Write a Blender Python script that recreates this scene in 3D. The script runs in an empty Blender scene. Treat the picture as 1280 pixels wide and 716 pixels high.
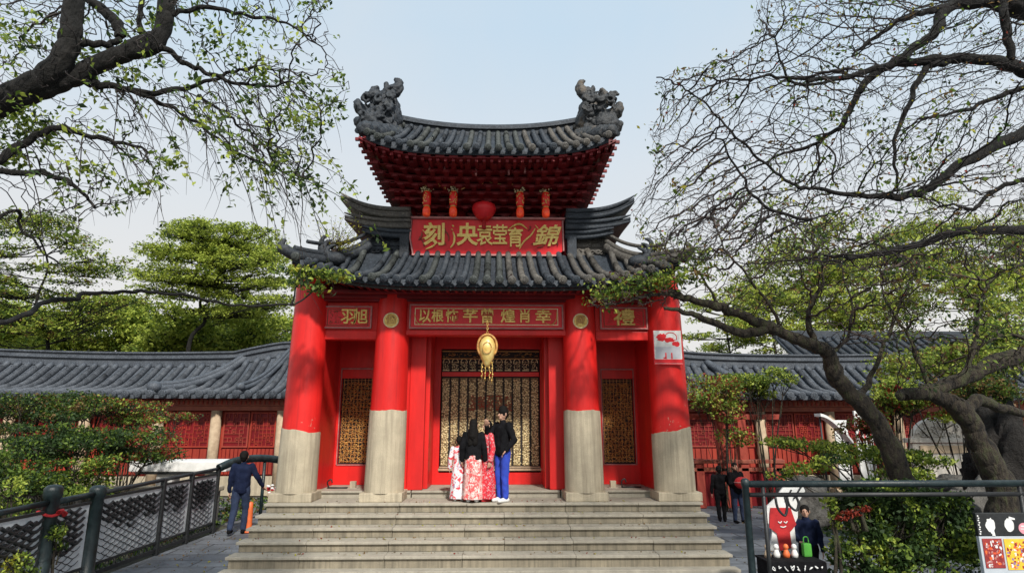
import bpy, bmesh, math, random
import numpy as np
from mathutils import Vector, Matrix, noise
PI = math.pi
random.seed(7)
scene = bpy.context.scene
col = scene.collection

# ------------------------------------------------------------------ camera
CAM = Vector((0.2, -12.1, 2.32)); PITCH = math.radians(12.74); YAW = math.radians(1.43); FPX = 760.0
cd = bpy.data.cameras.new('camera'); cam = bpy.data.objects.new('camera', cd); col.objects.link(cam)
cd.sensor_width = 36; cd.lens = FPX / 1280 * 36; cd.clip_end = 3000; cd.clip_start = .05
cam.location = CAM; cam.rotation_euler = (PI / 2 + PITCH, 0, -YAW)
scene.camera = cam
_F = Vector((math.sin(YAW) * math.cos(PITCH), math.cos(YAW) * math.cos(PITCH), math.sin(PITCH)))
_R = Vector((math.cos(YAW), -math.sin(YAW), 0)); _U = _R.cross(_F)
def at(x, y, Y):
    """point of the plane y=Y seen at photo pixel (x, y): used to read real sizes off the photograph"""
    d = _F + _R * ((x - 640) / FPX) + _U * ((358 - y) / FPX)
    return CAM + d * ((Y - CAM.y) / d.y)
def gnd(x, y, Z=0.0):
    d = _F + _R * ((x - 640) / FPX) + _U * ((358 - y) / FPX)
    return CAM + d * ((Z - CAM.z) / d.z)

# ------------------------------------------------------------------ materials
def ramp(nt, src, stops):
    r = nt.nodes.new('ShaderNodeValToRGB')
    e = r.color_ramp.elements
    while len(e) < len(stops): e.new(.5)
    for k, (p, c) in enumerate(stops):
        e[k].position = p; e[k].color = (c[0], c[1], c[2], 1)
    nt.links.new(src, r.inputs[0]); return r.outputs[0]
def noise_n(nt, vec, scale, detail=4, rough=.55, dist=0.):
    n = nt.nodes.new('ShaderNodeTexNoise'); n.inputs['Scale'].default_value = scale
    n.inputs['Detail'].default_value = detail; n.inputs['Roughness'].default_value = rough
    n.inputs['Distortion'].default_value = dist
    nt.links.new(vec, n.inputs['Vector']); return n.outputs[0]
def mapping(nt, scale=(1, 1, 1)):
    g = nt.nodes.new('ShaderNodeNewGeometry'); m = nt.nodes.new('ShaderNodeMapping')
    nt.links.new(g.outputs['Position'], m.inputs[0]); m.inputs['Scale'].default_value = scale
    return m.outputs[0]
def mixc(nt, fac, a, b, mode='MIX'):
    m = nt.nodes.new('ShaderNodeMix'); m.data_type = 'RGBA'; m.blend_type = mode
    for s, v in ((m.inputs[0], fac), (m.inputs[6], a), (m.inputs[7], b)):
        if isinstance(v, (int, float)): s.default_value = v
        elif isinstance(v, tuple): s.default_value = (*v[:3], 1)
        else: nt.links.new(v, s)
    return m.outputs[2]
def bump(nt, h, strength, dist=.02):
    b = nt.nodes.new('ShaderNodeBump'); b.inputs['Strength'].default_value = strength
    b.inputs['Distance'].default_value = dist; nt.links.new(h, b.inputs['Height']); return b.outputs[0]
def newmat(name):
    m = bpy.data.materials.new(name); m.use_nodes = True; return m, m.node_tree, m.node_tree.nodes['Principled BSDF']
def pm(name, c1, c2=None, scale=6, rough=.6, bmp=.2, bscale=40, metal=0, spec=.5, stretch=(1, 1, 1), c3=None, emit=0, lo=.35, hi=.65, coat=0, bdist=.02):
    """mottled two or three colour surface with fine bump"""
    m, nt, p = newmat(name)
    c2 = c2 or tuple(v * .75 for v in c1)
    v = mapping(nt, stretch)
    n = noise_n(nt, v, scale, 6, .6)
    stops = [(lo, c2), (hi, c1)] if c3 is None else [(lo, c2), ((lo + hi) / 2, c1), (hi, c3)]
    c = ramp(nt, n, stops)
    nt.links.new(c, p.inputs['Base Color'])
    p.inputs['Roughness'].default_value = rough; p.inputs['Metallic'].default_value = metal
    p.inputs['Specular IOR Level'].default_value = spec; p.inputs['Coat Weight'].default_value = coat
    if bmp:
        nt.links.new(bump(nt, noise_n(nt, v, bscale, 5, .65), bmp, bdist), p.inputs['Normal'])
    if emit:
        nt.links.new(c, p.inputs['Emission Color']); p.inputs['Emission Strength'].default_value = emit
    return m

M = {}
# red lacquer: slightly faded and streaked
def red_mat(name, c1, c2, rough=.42, coat=.15):
    m, nt, p = newmat(name)
    v = mapping(nt, (1, 1, .35)); big = noise_n(nt, v, 1.6, 5, .6)
    v2 = mapping(nt, (14, 14, .8)); st = noise_n(nt, v2, 1.0, 4, .6)
    a = ramp(nt, big, [(.28, c2), (.62, c1), (.85, (c1[0] * 1.05, c1[1] + .035, c1[2] + .04))])
    b = mixc(nt, ramp(nt, st, [(.45, (0, 0, 0)), (.8, (.3, .3, .3))]), a, tuple(x * .5 for x in c1))
    sp = noise_n(nt, mapping(nt), 22, 6, .7)
    c = mixc(nt, ramp(nt, sp, [(.66, (0, 0, 0)), (.74, (.45, .45, .45))]), b, (c1[0] * .45, c1[1] * .8 + .01, c1[2] * .8 + .01))
    nt.links.new(c, p.inputs['Base Color'])
    p.inputs['Roughness'].default_value = rough; p.inputs['Coat Weight'].default_value = coat; p.inputs['Coat Roughness'].default_value = .35
    p.inputs['Specular IOR Level'].default_value = .3
    nt.links.new(bump(nt, noise_n(nt, mapping(nt), 9, 5, .6), .12, .03), p.inputs['Normal'])
    return m
M['red'] = red_mat('red_lacquer', (.74, .020, .017), (.50, .013, .012))
def worn_red():
    m = red_mat('worn_column_lacquer', (.74, .020, .017), (.50, .013, .012)); nt = m.node_tree; p = nt.nodes['Principled BSDF']
    src = p.inputs['Base Color'].links[0].from_socket
    g = nt.nodes.new('ShaderNodeNewGeometry'); sp = nt.nodes.new('ShaderNodeSeparateXYZ'); nt.links.new(g.outputs['Position'], sp.inputs[0])
    mr = nt.nodes.new('ShaderNodeMapRange'); mr.inputs[1].default_value = 2.15; mr.inputs[2].default_value = 3.0; mr.inputs[3].default_value = .13; mr.inputs[4].default_value = 0; nt.links.new(sp.outputs[2], mr.inputs[0])
    ad = nt.nodes.new('ShaderNodeMath'); ad.operation = 'ADD'; nt.links.new(noise_n(nt, mapping(nt, (1, 1, .6)), 13, 6, .7), ad.inputs[0]); nt.links.new(mr.outputs[0], ad.inputs[1])
    c = mixc(nt, ramp(nt, ad.outputs[0], [(.735, (0, 0, 0)), (.76, (1, 1, 1))]), src, (.42, .30, .22))
    dr = noise_n(nt, mapping(nt, (16, 16, .5)), 1.0, 5, .65)
    c = mixc(nt, ramp(nt, dr, [(.56, (0, 0, 0)), (.72, (.4, .4, .4))]), c, (.26, .012, .014))
    nt.links.new(c, p.inputs['Base Color']); return m
M['colred'] = worn_red()
M['textgold'] = pm('bright_leaf_gold', (.98, .76, .24), (.85, .60, .16), 30, .4, .3, 60, metal=.1)
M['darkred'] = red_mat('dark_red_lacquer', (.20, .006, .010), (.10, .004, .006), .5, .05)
M['plaque_red'] = red_mat('plaque_red', (.82, .026, .035), (.64, .018, .025))
M['brownred'] = red_mat('brown_red_wood', (.36, .042, .022), (.22, .025, .016), .6, 0)
M['fascia'] = pm('faded_orange_wood', (.33, .09, .045), (.2, .045, .03), 5, .65)
M['trim'] = pm('pink_grey_trim', (.5, .22, .2), (.34, .12, .12), 8, .5)
M['gold'] = pm('gilding', (.86, .62, .20), (.62, .40, .11), 18, .38, .3, 60, metal=.55)
M['palegold'] = pm('pale_gilding', (.95, .86, .56), (.76, .62, .32), 22, .45, .35, 70, metal=.05)
M['bronze'] = pm('old_bronze_gilding', (.66, .36, .10), (.34, .15, .05), 12, .45, .3, 60, metal=.1)
M['umber'] = pm('dark_umber_wood', (.05, .03, .012), (.02, .012, .006), 12, .7)
M['black'] = pm('black_iron', (.012, .013, .014), (.02, .022, .024), 12, .5)
M['blackwood'] = pm('black_wood', (.01, .008, .008), (.018, .012, .01), 6, .7)
M['teal'] = pm('dark_green_iron', (.007, .017, .019), (.004, .009, .010), 7, .42, .3, 30, c3=(.018, .032, .034))
M['white'] = pm('white_paint', (.8, .8, .78), (.66, .66, .64), 5, .55)
M['cream'] = pm('cream_pillar_stone', (.52, .40, .27), (.36, .26, .17), 5, .8)
# roof tile: slate grey with lichen and dust
def tile_mat(name, a, b, c):
    m, nt, p = newmat(name)
    n = noise_n(nt, mapping(nt), 2.2, 6, .65); n2 = noise_n(nt, mapping(nt), 26, 6, .75)
    c1 = ramp(nt, n, [(.3, a), (.55, b), (.78, c)])
    c2 = mixc(nt, ramp(nt, n2, [(.5, (0, 0, 0)), (.68, (.75, .75, .75))]), c1, tuple(min(1, x * 2.8 + .03) for x in b))
    nt.links.new(c2, p.inputs['Base Color']); p.inputs['Roughness'].default_value = .62; p.inputs['Specular IOR Level'].default_value = .45
    nt.links.new(bump(nt, n2, .5, .03), p.inputs['Normal']); return m
M['tile'] = tile_mat('slate_tile', (.012, .017, .024), (.025, .033, .044), (.055, .06, .066))
M['tile_warm'] = tile_mat('weathered_sunlit_tile', (.045, .044, .042), (.085, .078, .068), (.15, .13, .105))  # warm slate copy: sun warmth painted on right-hand roofs, plus varied runs elsewhere
M['tile_blue'] = tile_mat('grey_wing_tile', (.030, .036, .046), (.058, .068, .083), (.105, .115, .13))
M['tile2'] = tile_mat('mossy_slate_tile', (.018, .022, .018), (.042, .048, .046), (.085, .088, .08))
M['carved'] = tile_mat('carved_clay', (.007, .009, .013), (.018, .023, .030), (.045, .05, .053))
# stone with vertical rain streaks
def stone_mat(name, a, b, dark, streak=.6, bs=35, bd=.02):
    m, nt, p = newmat(name)
    c = ramp(nt, noise_n(nt, mapping(nt), 3, 6, .65), [(.3, b), (.7, a)])
    s = noise_n(nt, mapping(nt, (5.5, 5.5, .22)), 2.0, 6, .7)
    c = mixc(nt, ramp(nt, s, [(.44, (0, 0, 0)), (.72, (streak, streak, streak))]), c, dark)
    g = noise_n(nt, mapping(nt), 70, 3, .7)
    c = mixc(nt, ramp(nt, g, [(.35, (.35, .35, .35)), (.6, (0, 0, 0))]), c, tuple(x * .6 for x in a))
    nt.links.new(c, p.inputs['Base Color']); p.inputs['Roughness'].default_value = .85
    nt.links.new(bump(nt, noise_n(nt, mapping(nt), bs, 7, .7), .45 if bd < .05 else 1.0, bd), p.inputs['Normal']); return m
M['stone'] = stone_mat('column_granite', (.56, .48, .345), (.40, .345, .25), (.17, .14, .10), .75)
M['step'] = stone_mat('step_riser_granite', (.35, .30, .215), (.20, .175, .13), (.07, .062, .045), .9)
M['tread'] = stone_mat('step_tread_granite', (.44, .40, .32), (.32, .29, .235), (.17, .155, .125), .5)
M['roughrock'] = stone_mat('garden_rock', (.20, .19, .17), (.09, .085, .08), (.03, .03, .028), .6, 7, .12)
M['darkrock'] = stone_mat('dark_rock', (.035, .03, .026), (.014, .012, .011), (.012, .011, .01), .6, 6, .2)
M['palestone'] = stone_mat('pale_carved_stone', (.62, .58, .52), (.45, .40, .34), (.2, .16, .12), .5, 20)
M['bark'] = pm('dark_bark', (.015, .013, .011), (.004, .004, .003), 12, .95, 1.0, 24, stretch=(1, 1, .35), bdist=.08)
M['bark2'] = pm('mossy_bark', (.050, .038, .026), (.010, .008, .006), 11, .95, 1.0, 22, stretch=(1, 1, .35), c3=(.06, .065, .028), bdist=.12)
M['twig'] = pm('twig_bark', (.035, .026, .023), (.018, .014, .013), 10, .9, 0)
M['twig2'] = pm('brown_twig_bark', (.08, .055, .045), (.035, .025, .022), 10, .9, 0)
def leafm(name, c, c2):
    m, nt, p = newmat(name)
    cc = ramp(nt, noise_n(nt, mapping(nt), 3.5, 3, .6), [(.3, c2), (.7, c)])
    nt.links.new(cc, p.inputs['Base Color']); p.inputs['Roughness'].default_value = .55; p.inputs['Specular IOR Level'].default_value = .3
    t = nt.nodes.new('ShaderNodeBsdfTranslucent'); nt.links.new(cc, t.inputs[0])
    mx = nt.nodes.new('ShaderNodeMixShader'); mx.inputs[0].default_value = .35
    nt.links.new(p.outputs[0], mx.inputs[1]); nt.links.new(t.outputs[0], mx.inputs[2])
    nt.links.new(mx.outputs[0], nt.nodes['Material Output'].inputs[0]); return m
M['leaf1'] = leafm('leaf_green', (.17, .25, .035), (.09, .15, .022))
M['leaf2'] = leafm('leaf_bright', (.46, .52, .09), (.30, .38, .055))
M['leaf3'] = leafm('leaf_dark', (.045, .085, .022), (.022, .045, .014))
M['leafy'] = leafm('leaf_yellow', (.42, .38, .04), (.26, .25, .03))
M['leafr'] = leafm('leaf_red', (.30, .04, .02), (.16, .03, .02))
M['leafb'] = leafm('leaf_brown', (.24, .14, .05), (.13, .08, .03))
M['hair'] = pm('black_hair', (.006, .005, .005), (.009, .008, .007), 30, .8, spec=.15)
M['skin'] = pm('skin', (.50, .29, .20), (.42, .23, .16), 14, .55, .05)
M['blackcloth'] = pm('black_cloth', (.006, .006, .007), (.012, .012, .014), 9, .95, .4, 60, spec=.1)
M['navy'] = pm('navy_cloth', (.006, .010, .030), (.012, .018, .045), 8, .95, .4, 60, spec=.15)
M['jeans'] = pm('dark_denim', (.010, .020, .055), (.02, .034, .075), 12, .9, .4, 70)
M['bluecloth'] = pm('bright_blue_cloth', (.025, .065, .50), (.018, .045, .34), 8, .85, .3, 60)
M['redcloth'] = pm('red_cloth', (.52, .02, .022), (.35, .012, .016), 8, .8, .3, 60)
M['greencloth'] = pm('lime_green_cloth', (.08, .36, .04), (.05, .24, .03), 8, .8)
M['orange'] = pm('orange_plastic', (.75, .16, .04), (.6, .12, .035), 6, .5)
M['lantern'] = pm('lantern_red_silk', (.75, .02, .012), (.6, .014, .01), 10, .45, .1, emit=.03)
M['lantern2'] = pm('lantern_lit_orange', (.9, .10, .02), (.75, .02, .012), 16, .45, .1, emit=.12)
M['giltback'] = pm('dull_gilt_panel', (.24, .17, .07), (.10, .07, .03), 30, .6, .3, 60)
def flower_cloth(name, base, spots):
    m, nt, p = newmat(name)
    c = base
    for k, (sc_, lo, colr) in enumerate(spots):
        n = noise_n(nt, mapping(nt, (1 + k * .1, 1, .9)), sc_, 2 + k, .5, 1.2)
        c = mixc(nt, ramp(nt, n, [(lo, (0, 0, 0)), (lo + .03, (1, 1, 1))]), c, colr)
    nt.links.new(c, p.inputs['Base Color']); p.inputs['Roughness'].default_value = .8
    nt.links.new(bump(nt, noise_n(nt, mapping(nt), 60, 3, .6), .2), p.inputs['Normal']); return m
M['silk_white'] = flower_cloth('white_flowered_silk', (.72, .70, .72), [(9, .53, (.70, .06, .08)), (13, .60, (.35, .30, .42)), (21, .62, (.75, .33, .30))])
M['silk_pink'] = flower_cloth('pink_flowered_silk', (.66, .36, .33), [(10, .52, (.70, .10, .10)), (15, .56, (.78, .68, .64)), (24, .62, (.35, .12, .10))])
M['silk_red'] = flower_cloth('red_flowered_silk', (.62, .02, .035), [(30, .55, (.62, .35, .36)), (38, .60, (.28, .02, .04))])

# ------------------------------------------------------------------ mesh collector
class MB:
    def __init__(s): s.v = []; s.f = []; s.mi = []; s.sm = []; s.cur = 0
    def add(s, vs, fs, smooth=False):
        o = len(s.v); s.v += [tuple(v) for v in vs]
        for f in fs: s.f.append(tuple(o + i for i in f)); s.mi.append(s.cur); s.sm.append(smooth)
        return s
    def box(s, x0, x1, y0, y1, z0, z1, ch=0.0):
        if ch <= 0:
            vs = [(x0, y0, z0), (x1, y0, z0), (x1, y1, z0), (x0, y1, z0), (x0, y0, z1), (x1, y0, z1), (x1, y1, z1), (x0, y1, z1)]
            return s.add(vs, [(0, 3, 2, 1), (4, 5, 6, 7), (0, 1, 5, 4), (1, 2, 6, 5), (2, 3, 7, 6), (3, 0, 4, 7)])
        bm = bmesh.new(); r = bmesh.ops.create_cube(bm, size=1)
        bmesh.ops.scale(bm, vec=(x1 - x0, y1 - y0, z1 - z0), verts=bm.verts)
        bmesh.ops.translate(bm, vec=((x0 + x1) / 2, (y0 + y1) / 2, (z0 + z1) / 2), verts=bm.verts)
        bmesh.ops.bevel(bm, geom=list(bm.edges), offset=ch, segments=2, profile=.6, affect='EDGES')
        bm.verts.index_update()
        s.add([v.co for v in bm.verts], [[v.index for v in f.verts] for f in bm.faces]); bm.free(); return s
    def obox(s, p0, p1, w, h, up=Vector((0, 0, 1))):
        """square bar between two points"""
        p0 = Vector(p0); p1 = Vector(p1); d = (p1 - p0).normalized()
        a = d.cross(up)
        if a.length < 1e-4: a = d.cross(Vector((0, 1, 0)))
        a.normalize(); b = a.cross(d).normalized(); vs = []
        for p in (p0, p1):
            for sa, sb in ((-1, -1), (1, -1), (1, 1), (-1, 1)): vs.append(p + a * sa * w / 2 + b * sb * h / 2)
        return s.add(vs, [(0, 1, 2, 3), (7, 6, 5, 4), (0, 4, 5, 1), (1, 5, 6, 2), (2, 6, 7, 3), (3, 7, 4, 0)])
    def tube(s, pts, rad, n=8, cap=True, flat=1.0, smooth=True):
        pts = [Vector(p) for p in pts]; k = len(pts)
        if not hasattr(rad, '__len__'): rad = [rad] * k
        d = (pts[1] - pts[0]).normalized()
        a = d.cross(Vector((0, 0, 1)));
        if a.length < .05: a = d.cross(Vector((0, 1, 0)))
        a.normalize(); vs = []
        for i in range(k):
            t = (pts[min(i + 1, k - 1)] - pts[max(i - 1, 0)])
            if t.length < 1e-9: t = d
            t.normalize(); a = (a - t * a.dot(t))
            if a.length < 1e-6: a = t.orthogonal()
            a.normalize(); b = t.cross(a)
            for j in range(n):
                th = 2 * PI * j / n; vs.append(pts[i] + (a * math.cos(th) + b * math.sin(th) * flat) * rad[i])
        fs = [(i * n + j, i * n + (j + 1) % n, (i + 1) * n + (j + 1) % n, (i + 1) * n + j) for i in range(k - 1) for j in range(n)]
        s.add(vs, fs, smooth)
        if cap:
            o = len(s.v) - len(vs)
            s.f.append(tuple(o + j for j in reversed(range(n)))); s.mi.append(s.cur); s.sm.append(False)
            s.f.append(tuple(o + (k - 1) * n + j for j in range(n))); s.mi.append(s.cur); s.sm.append(False)
        return s
    def lathe(s, c, prof, n=24, sx=1, sy=1, smooth=True):
        c = Vector(c); vs = []
        for r, z in prof:
            for j in range(n):
                th = 2 * PI * j / n; vs.append((c.x + r * sx * math.cos(th), c.y + r * sy * math.sin(th), c.z + z))
        k = len(prof)
        s.add(vs, [(i * n + j, i * n + (j + 1) % n, (i + 1) * n + (j + 1) % n, (i + 1) * n + j) for i in range(k - 1) for j in range(n)], smooth)
        o = len(s.v) - len(vs)
        s.f.append(tuple(o + j for j in reversed(range(n)))); s.mi.append(s.cur); s.sm.append(False)
        s.f.append(tuple(o + (k - 1) * n + j for j in range(n))); s.mi.append(s.cur); s.sm.append(False)
        return s
    def grid(s, P, smooth=True, close=False):
        """P[i][j] points"""
        a = len(P); b = len(P[0])
        return s.add([p for r in P for p in r], [(i * b + j, i * b + j + 1, (i + 1) * b + j + 1, (i + 1) * b + j) for i in range(a - 1) for j in range(b - 1)], smooth)
    def slab(s, P, th, smooth=True):
        """thick sheet: P grid top, dropped by th"""
        a = len(P); b = len(P[0]); Q = [[Vector(p) - Vector((0, 0, th)) for p in r] for r in P]
        s.grid(P, smooth); s.grid([r[::-1] for r in Q], smooth)
        for r0, r1 in ((P[0], Q[0]), (P[-1], Q[-1]), ([r[0] for r in P], [r[0] for r in Q]), ([r[-1] for r in P], [r[-1] for r in Q])):
            s.grid([r0, r1], False)
        return s
    def blob(s, c, r, squash=(1, 1, 1), n=6, m=4):
        vs = [(c[0], c[1], c[2] - r * squash[2])]; fs = []
        for i in range(1, m):
            ph = PI * i / m
            for j in range(n):
                th = 2 * PI * j / n
                vs.append((c[0] + r * squash[0] * math.sin(ph) * math.cos(th), c[1] + r * squash[1] * math.sin(ph) * math.sin(th), c[2] - r * squash[2] * math.cos(ph)))
        vs.append((c[0], c[1], c[2] + r * squash[2])); L = len(vs) - 1
        for j in range(n): fs.append((0, 1 + (j + 1) % n, 1 + j)); fs.append((L, 1 + (m - 2) * n + j, 1 + (m - 2) * n + (j + 1) % n))
        for i in range(m - 2):
            for j in range(n): fs.append((1 + i * n + j, 1 + i * n + (j + 1) % n, 1 + (i + 1) * n + (j + 1) % n, 1 + (i + 1) * n + j))
        return s.add(vs, fs, True)
    def cap(s, p0, p1, r0, r1, n=12):
        """tapered capsule"""
        p0 = Vector(p0); p1 = Vector(p1); d = (p1 - p0)
        L = d.length or 1e-5; d = d / L; pts = []; rr = []
        for i in range(4):
            a = PI / 2 * (1 - i / 4); pts.append(p0 - d * r0 * math.sin(a) * .999); rr.append(max(r0 * math.cos(a), r0 * .02))
        pts += [p0, p1]; rr += [r0, r1]
        for i in range(1, 5):
            a = PI / 2 * i / 4; pts.append(p1 + d * r1 * math.sin(a) * .999); rr.append(max(r1 * math.cos(a), r1 * .02))
        return s.tube(pts, rr, n)
    def build(s, name, mats, parent=None, bevel=0, remesh=0, smooth_it=0):
        if not isinstance(mats, (list, tuple)): mats = [mats]
        me = bpy.data.meshes.new(name)
        off = Vector((0, 0, 0))
        if parent is not None: off = parent.matrix_world.translation if False else wloc(parent)
        me.from_pydata([(v[0] - off.x, v[1] - off.y, v[2] - off.z) for v in s.v], [], s.f)
        for m in mats: me.materials.append(m)
        me.polygons.foreach_set('material_index', s.mi); me.polygons.foreach_set('use_smooth', s.sm)
        me.update()
        o = bpy.data.objects.new(name, me); col.objects.link(o)
        if remesh:
            md = o.modifiers.new('r', 'REMESH'); md.mode = 'VOXEL'; md.voxel_size = remesh; md.use_smooth_shade = True
            if smooth_it:
                sm = o.modifiers.new('s', 'SMOOTH'); sm.iterations = smooth_it; sm.factor = .5
            dg = bpy.context.evaluated_depsgraph_get(); dg.update()
            nm = bpy.data.meshes.new_from_object(o.evaluated_get(dg))
            o.modifiers.clear(); o.data = nm; nm.name = name
            if not nm.materials:
                for m in mats: nm.materials.append(m)
            for p_ in nm.polygons: p_.use_smooth = True
        if bevel:
            bv = o.modifiers.new('b', 'BEVEL'); bv.width = bevel; bv.segments = 2; bv.limit_method = 'ANGLE'
        if parent is not None: o.parent = parent
        return o
_W = {}
def wloc(o):
    p = Vector((0, 0, 0))
    while o is not None: p = p + Vector(o.location); o = o.parent
    return p
def tag(o, label, cat, group=None, kind=None):
    if label: o['label'] = label
    if cat: o['category'] = cat
    if group: o['group'] = group
    if kind: o['kind'] = kind
    return o
def thing(name, loc, label, cat, group=None):
    o = bpy.data.objects.new(name, None); col.objects.link(o); o.location = loc; o.empty_display_size = .2
    return tag(o, label, cat, group)
def struct(o): o['kind'] = 'structure'; return o
def copy_tree(o, parent=None):
    c = o.copy(); col.objects.link(c); c.parent = parent
    for ch in list(o.children): copy_tree(ch, c)
    return c
def textmesh(name, s, size, mat, parent, loc, rot=(PI / 2, 0, 0), ext=.012, off=0.004, sx=1.0, align='CENTER', shear=0):
    cu = bpy.data.curves.new(name, 'FONT'); cu.body = s; cu.size = size; cu.extrude = ext; cu.offset = off
    cu.align_x = align; cu.align_y = 'CENTER'; cu.bevel_depth = .004; cu.shear = shear; cu.resolution_u = 3
    t = bpy.data.objects.new(name, cu); col.objects.link(t)
    dg = bpy.context.evaluated_depsgraph_get(); dg.update()
    me = bpy.data.meshes.new_from_object(t.evaluated_get(dg)); bpy.data.objects.remove(t); bpy.data.curves.remove(cu)
    me.name = name; me.materials.clear(); me.materials.append(mat)
    me.transform(Matrix.Diagonal((sx, 1, 1, 1)))
    from mathutils import Euler
    me.transform(Euler(rot).to_matrix().to_4x4())
    off_ = wloc(parent) if parent else Vector((0, 0, 0))
    me.transform(Matrix.Translation(Vector(loc) - off_))
    o = bpy.data.objects.new(name, me); col.objects.link(o)
    if parent: o.parent = parent
    return o
def lerp(a, b, t): return a + (b - a) * t
def smooth_path(pts, n=4):
    """Catmull-Rom"""
    P = [Vector(p) for p in pts]; out = []
    for i in range(len(P) - 1):
        p0 = P[max(i - 1, 0)]; p1 = P[i]; p2 = P[i + 1]; p3 = P[min(i + 2, len(P) - 1)]
        for k in range(n):
            t = k / n
            out.append(.5 * ((2 * p1) + (p2 - p0) * t + (2 * p0 - 5 * p1 + 4 * p2 - p3) * t * t + (-p0 + 3 * p1 - 3 * p2 + p3) * t ** 3))
    out.append(P[-1]); return out
# ================================================================== GATE
def tile_run(mb, pts, r, seg=.34, cap=True, smooth_n=5):
    """a run of overlapping half-round cover tiles, laid down the slope pts (top to eave)"""
    P = smooth_path(pts, smooth_n); d = [0]
    for a, b in zip(P, P[1:]): d.append(d[-1] + (b - a).length)
    L = d[-1]; n = max(2, round(L / seg)); Q = []; R = []
    def pt(s_):
        for i in range(len(d) - 1):
            if s_ <= d[i + 1] or i == len(d) - 2:
                return P[i].lerp(P[i + 1], (s_ - d[i]) / max(1e-6, d[i + 1] - d[i]))
    for k in range(n):
        a = L * k / n; b = L * (k + 1) / n
        Q += [pt(a + .001), pt(b - .002)]; R += [r * .93, r * random.uniform(1.02, 1.10)]
    j = random.uniform(-.008, .008)
    j2 = random.uniform(-.014, .014)
    Q = [q + Vector((j + j2 * math.sin(2.6 * i / len(Q) + j * 300), 0, random.uniform(-.006, .006))) for i, q in enumerate(Q)]
    mb.tube(Q, R, 8)
    if cap:
        e = Q[-1]; t = (Q[-1] - Q[-2]).normalized()
        mb.tube([e - t * .01, e + t * .045, e + t * .06], [r * 1.22, r * 1.25, r * .9], 10, smooth=False)
        mb.tube([e + t * .055, e + t * .075], [r * .62, r * .5], 8, smooth=False)

gate = thing('temple_gate', (0, 1, 0), 'red two-tiered temple gate with dark upswept tile roofs on top of the stone steps', 'temple gate')
ZP = .87
# podium ------------------------------------------------------------
m = MB(); m.box(-4.1, 4.1, .36, 3.8, 0, ZP - .002); m.box(-4.1, 4.1, .36, 3.8, ZP - .001, ZP + .0) ; m.build('podium', M['step'], gate)
m = MB()
xs = [-4.12, -2.75, -1.45, 0, 1.45, 2.75, 4.1]
for a, b in zip(xs, xs[1:]):
    m.box(a + .004, b - .004, .012, 1.05, ZP - .02, ZP + .004, .004)
m.build('paving_slab', M['tread'], gate)
m = MB()
for a, b in ((-3.9, -1.52), (-1.5, 1.5), (1.52, 3.9)):
    m.box(a, b, .82, 3.6, ZP, ZP + .10, .012); m.box(a, b, .78, 3.6, ZP + .102, ZP + .145, .012)
m.build('threshold_step', M['tread'], gate)

# steps -------------------------------------------------------------
steps = thing('stone_steps', (0, -.7, 0), 'broad worn granite steps with five treads leading up to the red gate', 'steps')
for k in range(5):
    zt = ZP - .1625 * k; yf = -.35 * k
    m = MB(); L, Rr = -4.10 - .012 * k, 4.10 - .005 * k
    joints = [L, -3.0, -1.62, .35 * ((k % 2) * 2 - 1), 1.52, 2.9, Rr]
    for a, b in zip(joints, joints[1:]):
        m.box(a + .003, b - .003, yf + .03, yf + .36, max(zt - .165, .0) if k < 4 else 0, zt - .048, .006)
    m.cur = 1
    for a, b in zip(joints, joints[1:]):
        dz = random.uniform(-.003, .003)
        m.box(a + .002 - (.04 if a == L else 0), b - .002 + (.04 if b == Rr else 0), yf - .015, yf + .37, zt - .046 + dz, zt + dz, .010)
    m.build('step', [M['step'], M['tread']], steps)
m = MB(); m.box(-4.2, 4.16, -1.62, -1.37, -.02, .035, .008); m.build('base_kerb', M['tread'], steps)

# columns -----------------------------------------------------------
def column(cx, cx2, y, r0, r1, zs, ztop, slant, lab=None):
    m = MB(); prof = []
    N = 36
    def ring(z, r, x, tilt=0):
        return [(x + r * math.cos(2 * PI * j / N), y + r * math.sin(2 * PI * j / N), z + tilt * math.cos(2 * PI * j / N) + (.012 * math.sin(j * .698 + cx * 3) + .007 * math.sin(j * 2.094 + cx) if abs(z - zs) < .1 else 0)) for j in range(N)]
    zz = [zs, zs + .04] + [lerp(zs, ztop, t) for t in (.2, .4, .6, .8, 1)]
    rings = []
    for i, z in enumerate(zz):
        t = (z - ZP) / (ztop - ZP); rings.append(ring(z, lerp(r0, r1, t ** 1.3), lerp(cx, cx2, t), slant if i < 2 else slant * .0))
    vs = [p for r in rings for p in r]
    m.add(vs, [(i * N + j, i * N + (j + 1) % N, (i + 1) * N + (j + 1) % N, (i + 1) * N + j) for i in range(len(zz) - 1) for j in range(N)], True)
    c = m.build('column', M['colred'], gate)
    if lab: c['label'] = lab
    m = MB(); zz = [ZP + .16, ZP + .2, lerp(ZP, zs, .5), zs - .03, zs + .003]
    rings = []
    for i, z in enumerate(zz):
        t = (z - ZP) / (ztop - ZP); rr = lerp(r0, r1, t ** 1.3) + .012 - (.012 if i == 4 else 0) * .3
        rings.append(ring(z, rr, lerp(cx, cx2, t), slant if i >= 3 else 0))
    vs = [p for r in rings for p in r]
    m.add(vs, [(i * N + j, i * N + (j + 1) % N, (i + 1) * N + (j + 1) % N, (i + 1) * N + j) for i in range(len(zz) - 1) for j in range(N)], True)
    m.add(rings[-1], [tuple(range(N))])
    b = m.build('stone_footing', M['stone'], c)
    m = MB(); s_ = r0 + .035; m.box(cx - s_, cx + s_, y - s_ + .05, y + s_, ZP + .003, ZP + .17, .02); m.build('plinth', M['stone'], c)
    return c
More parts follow.
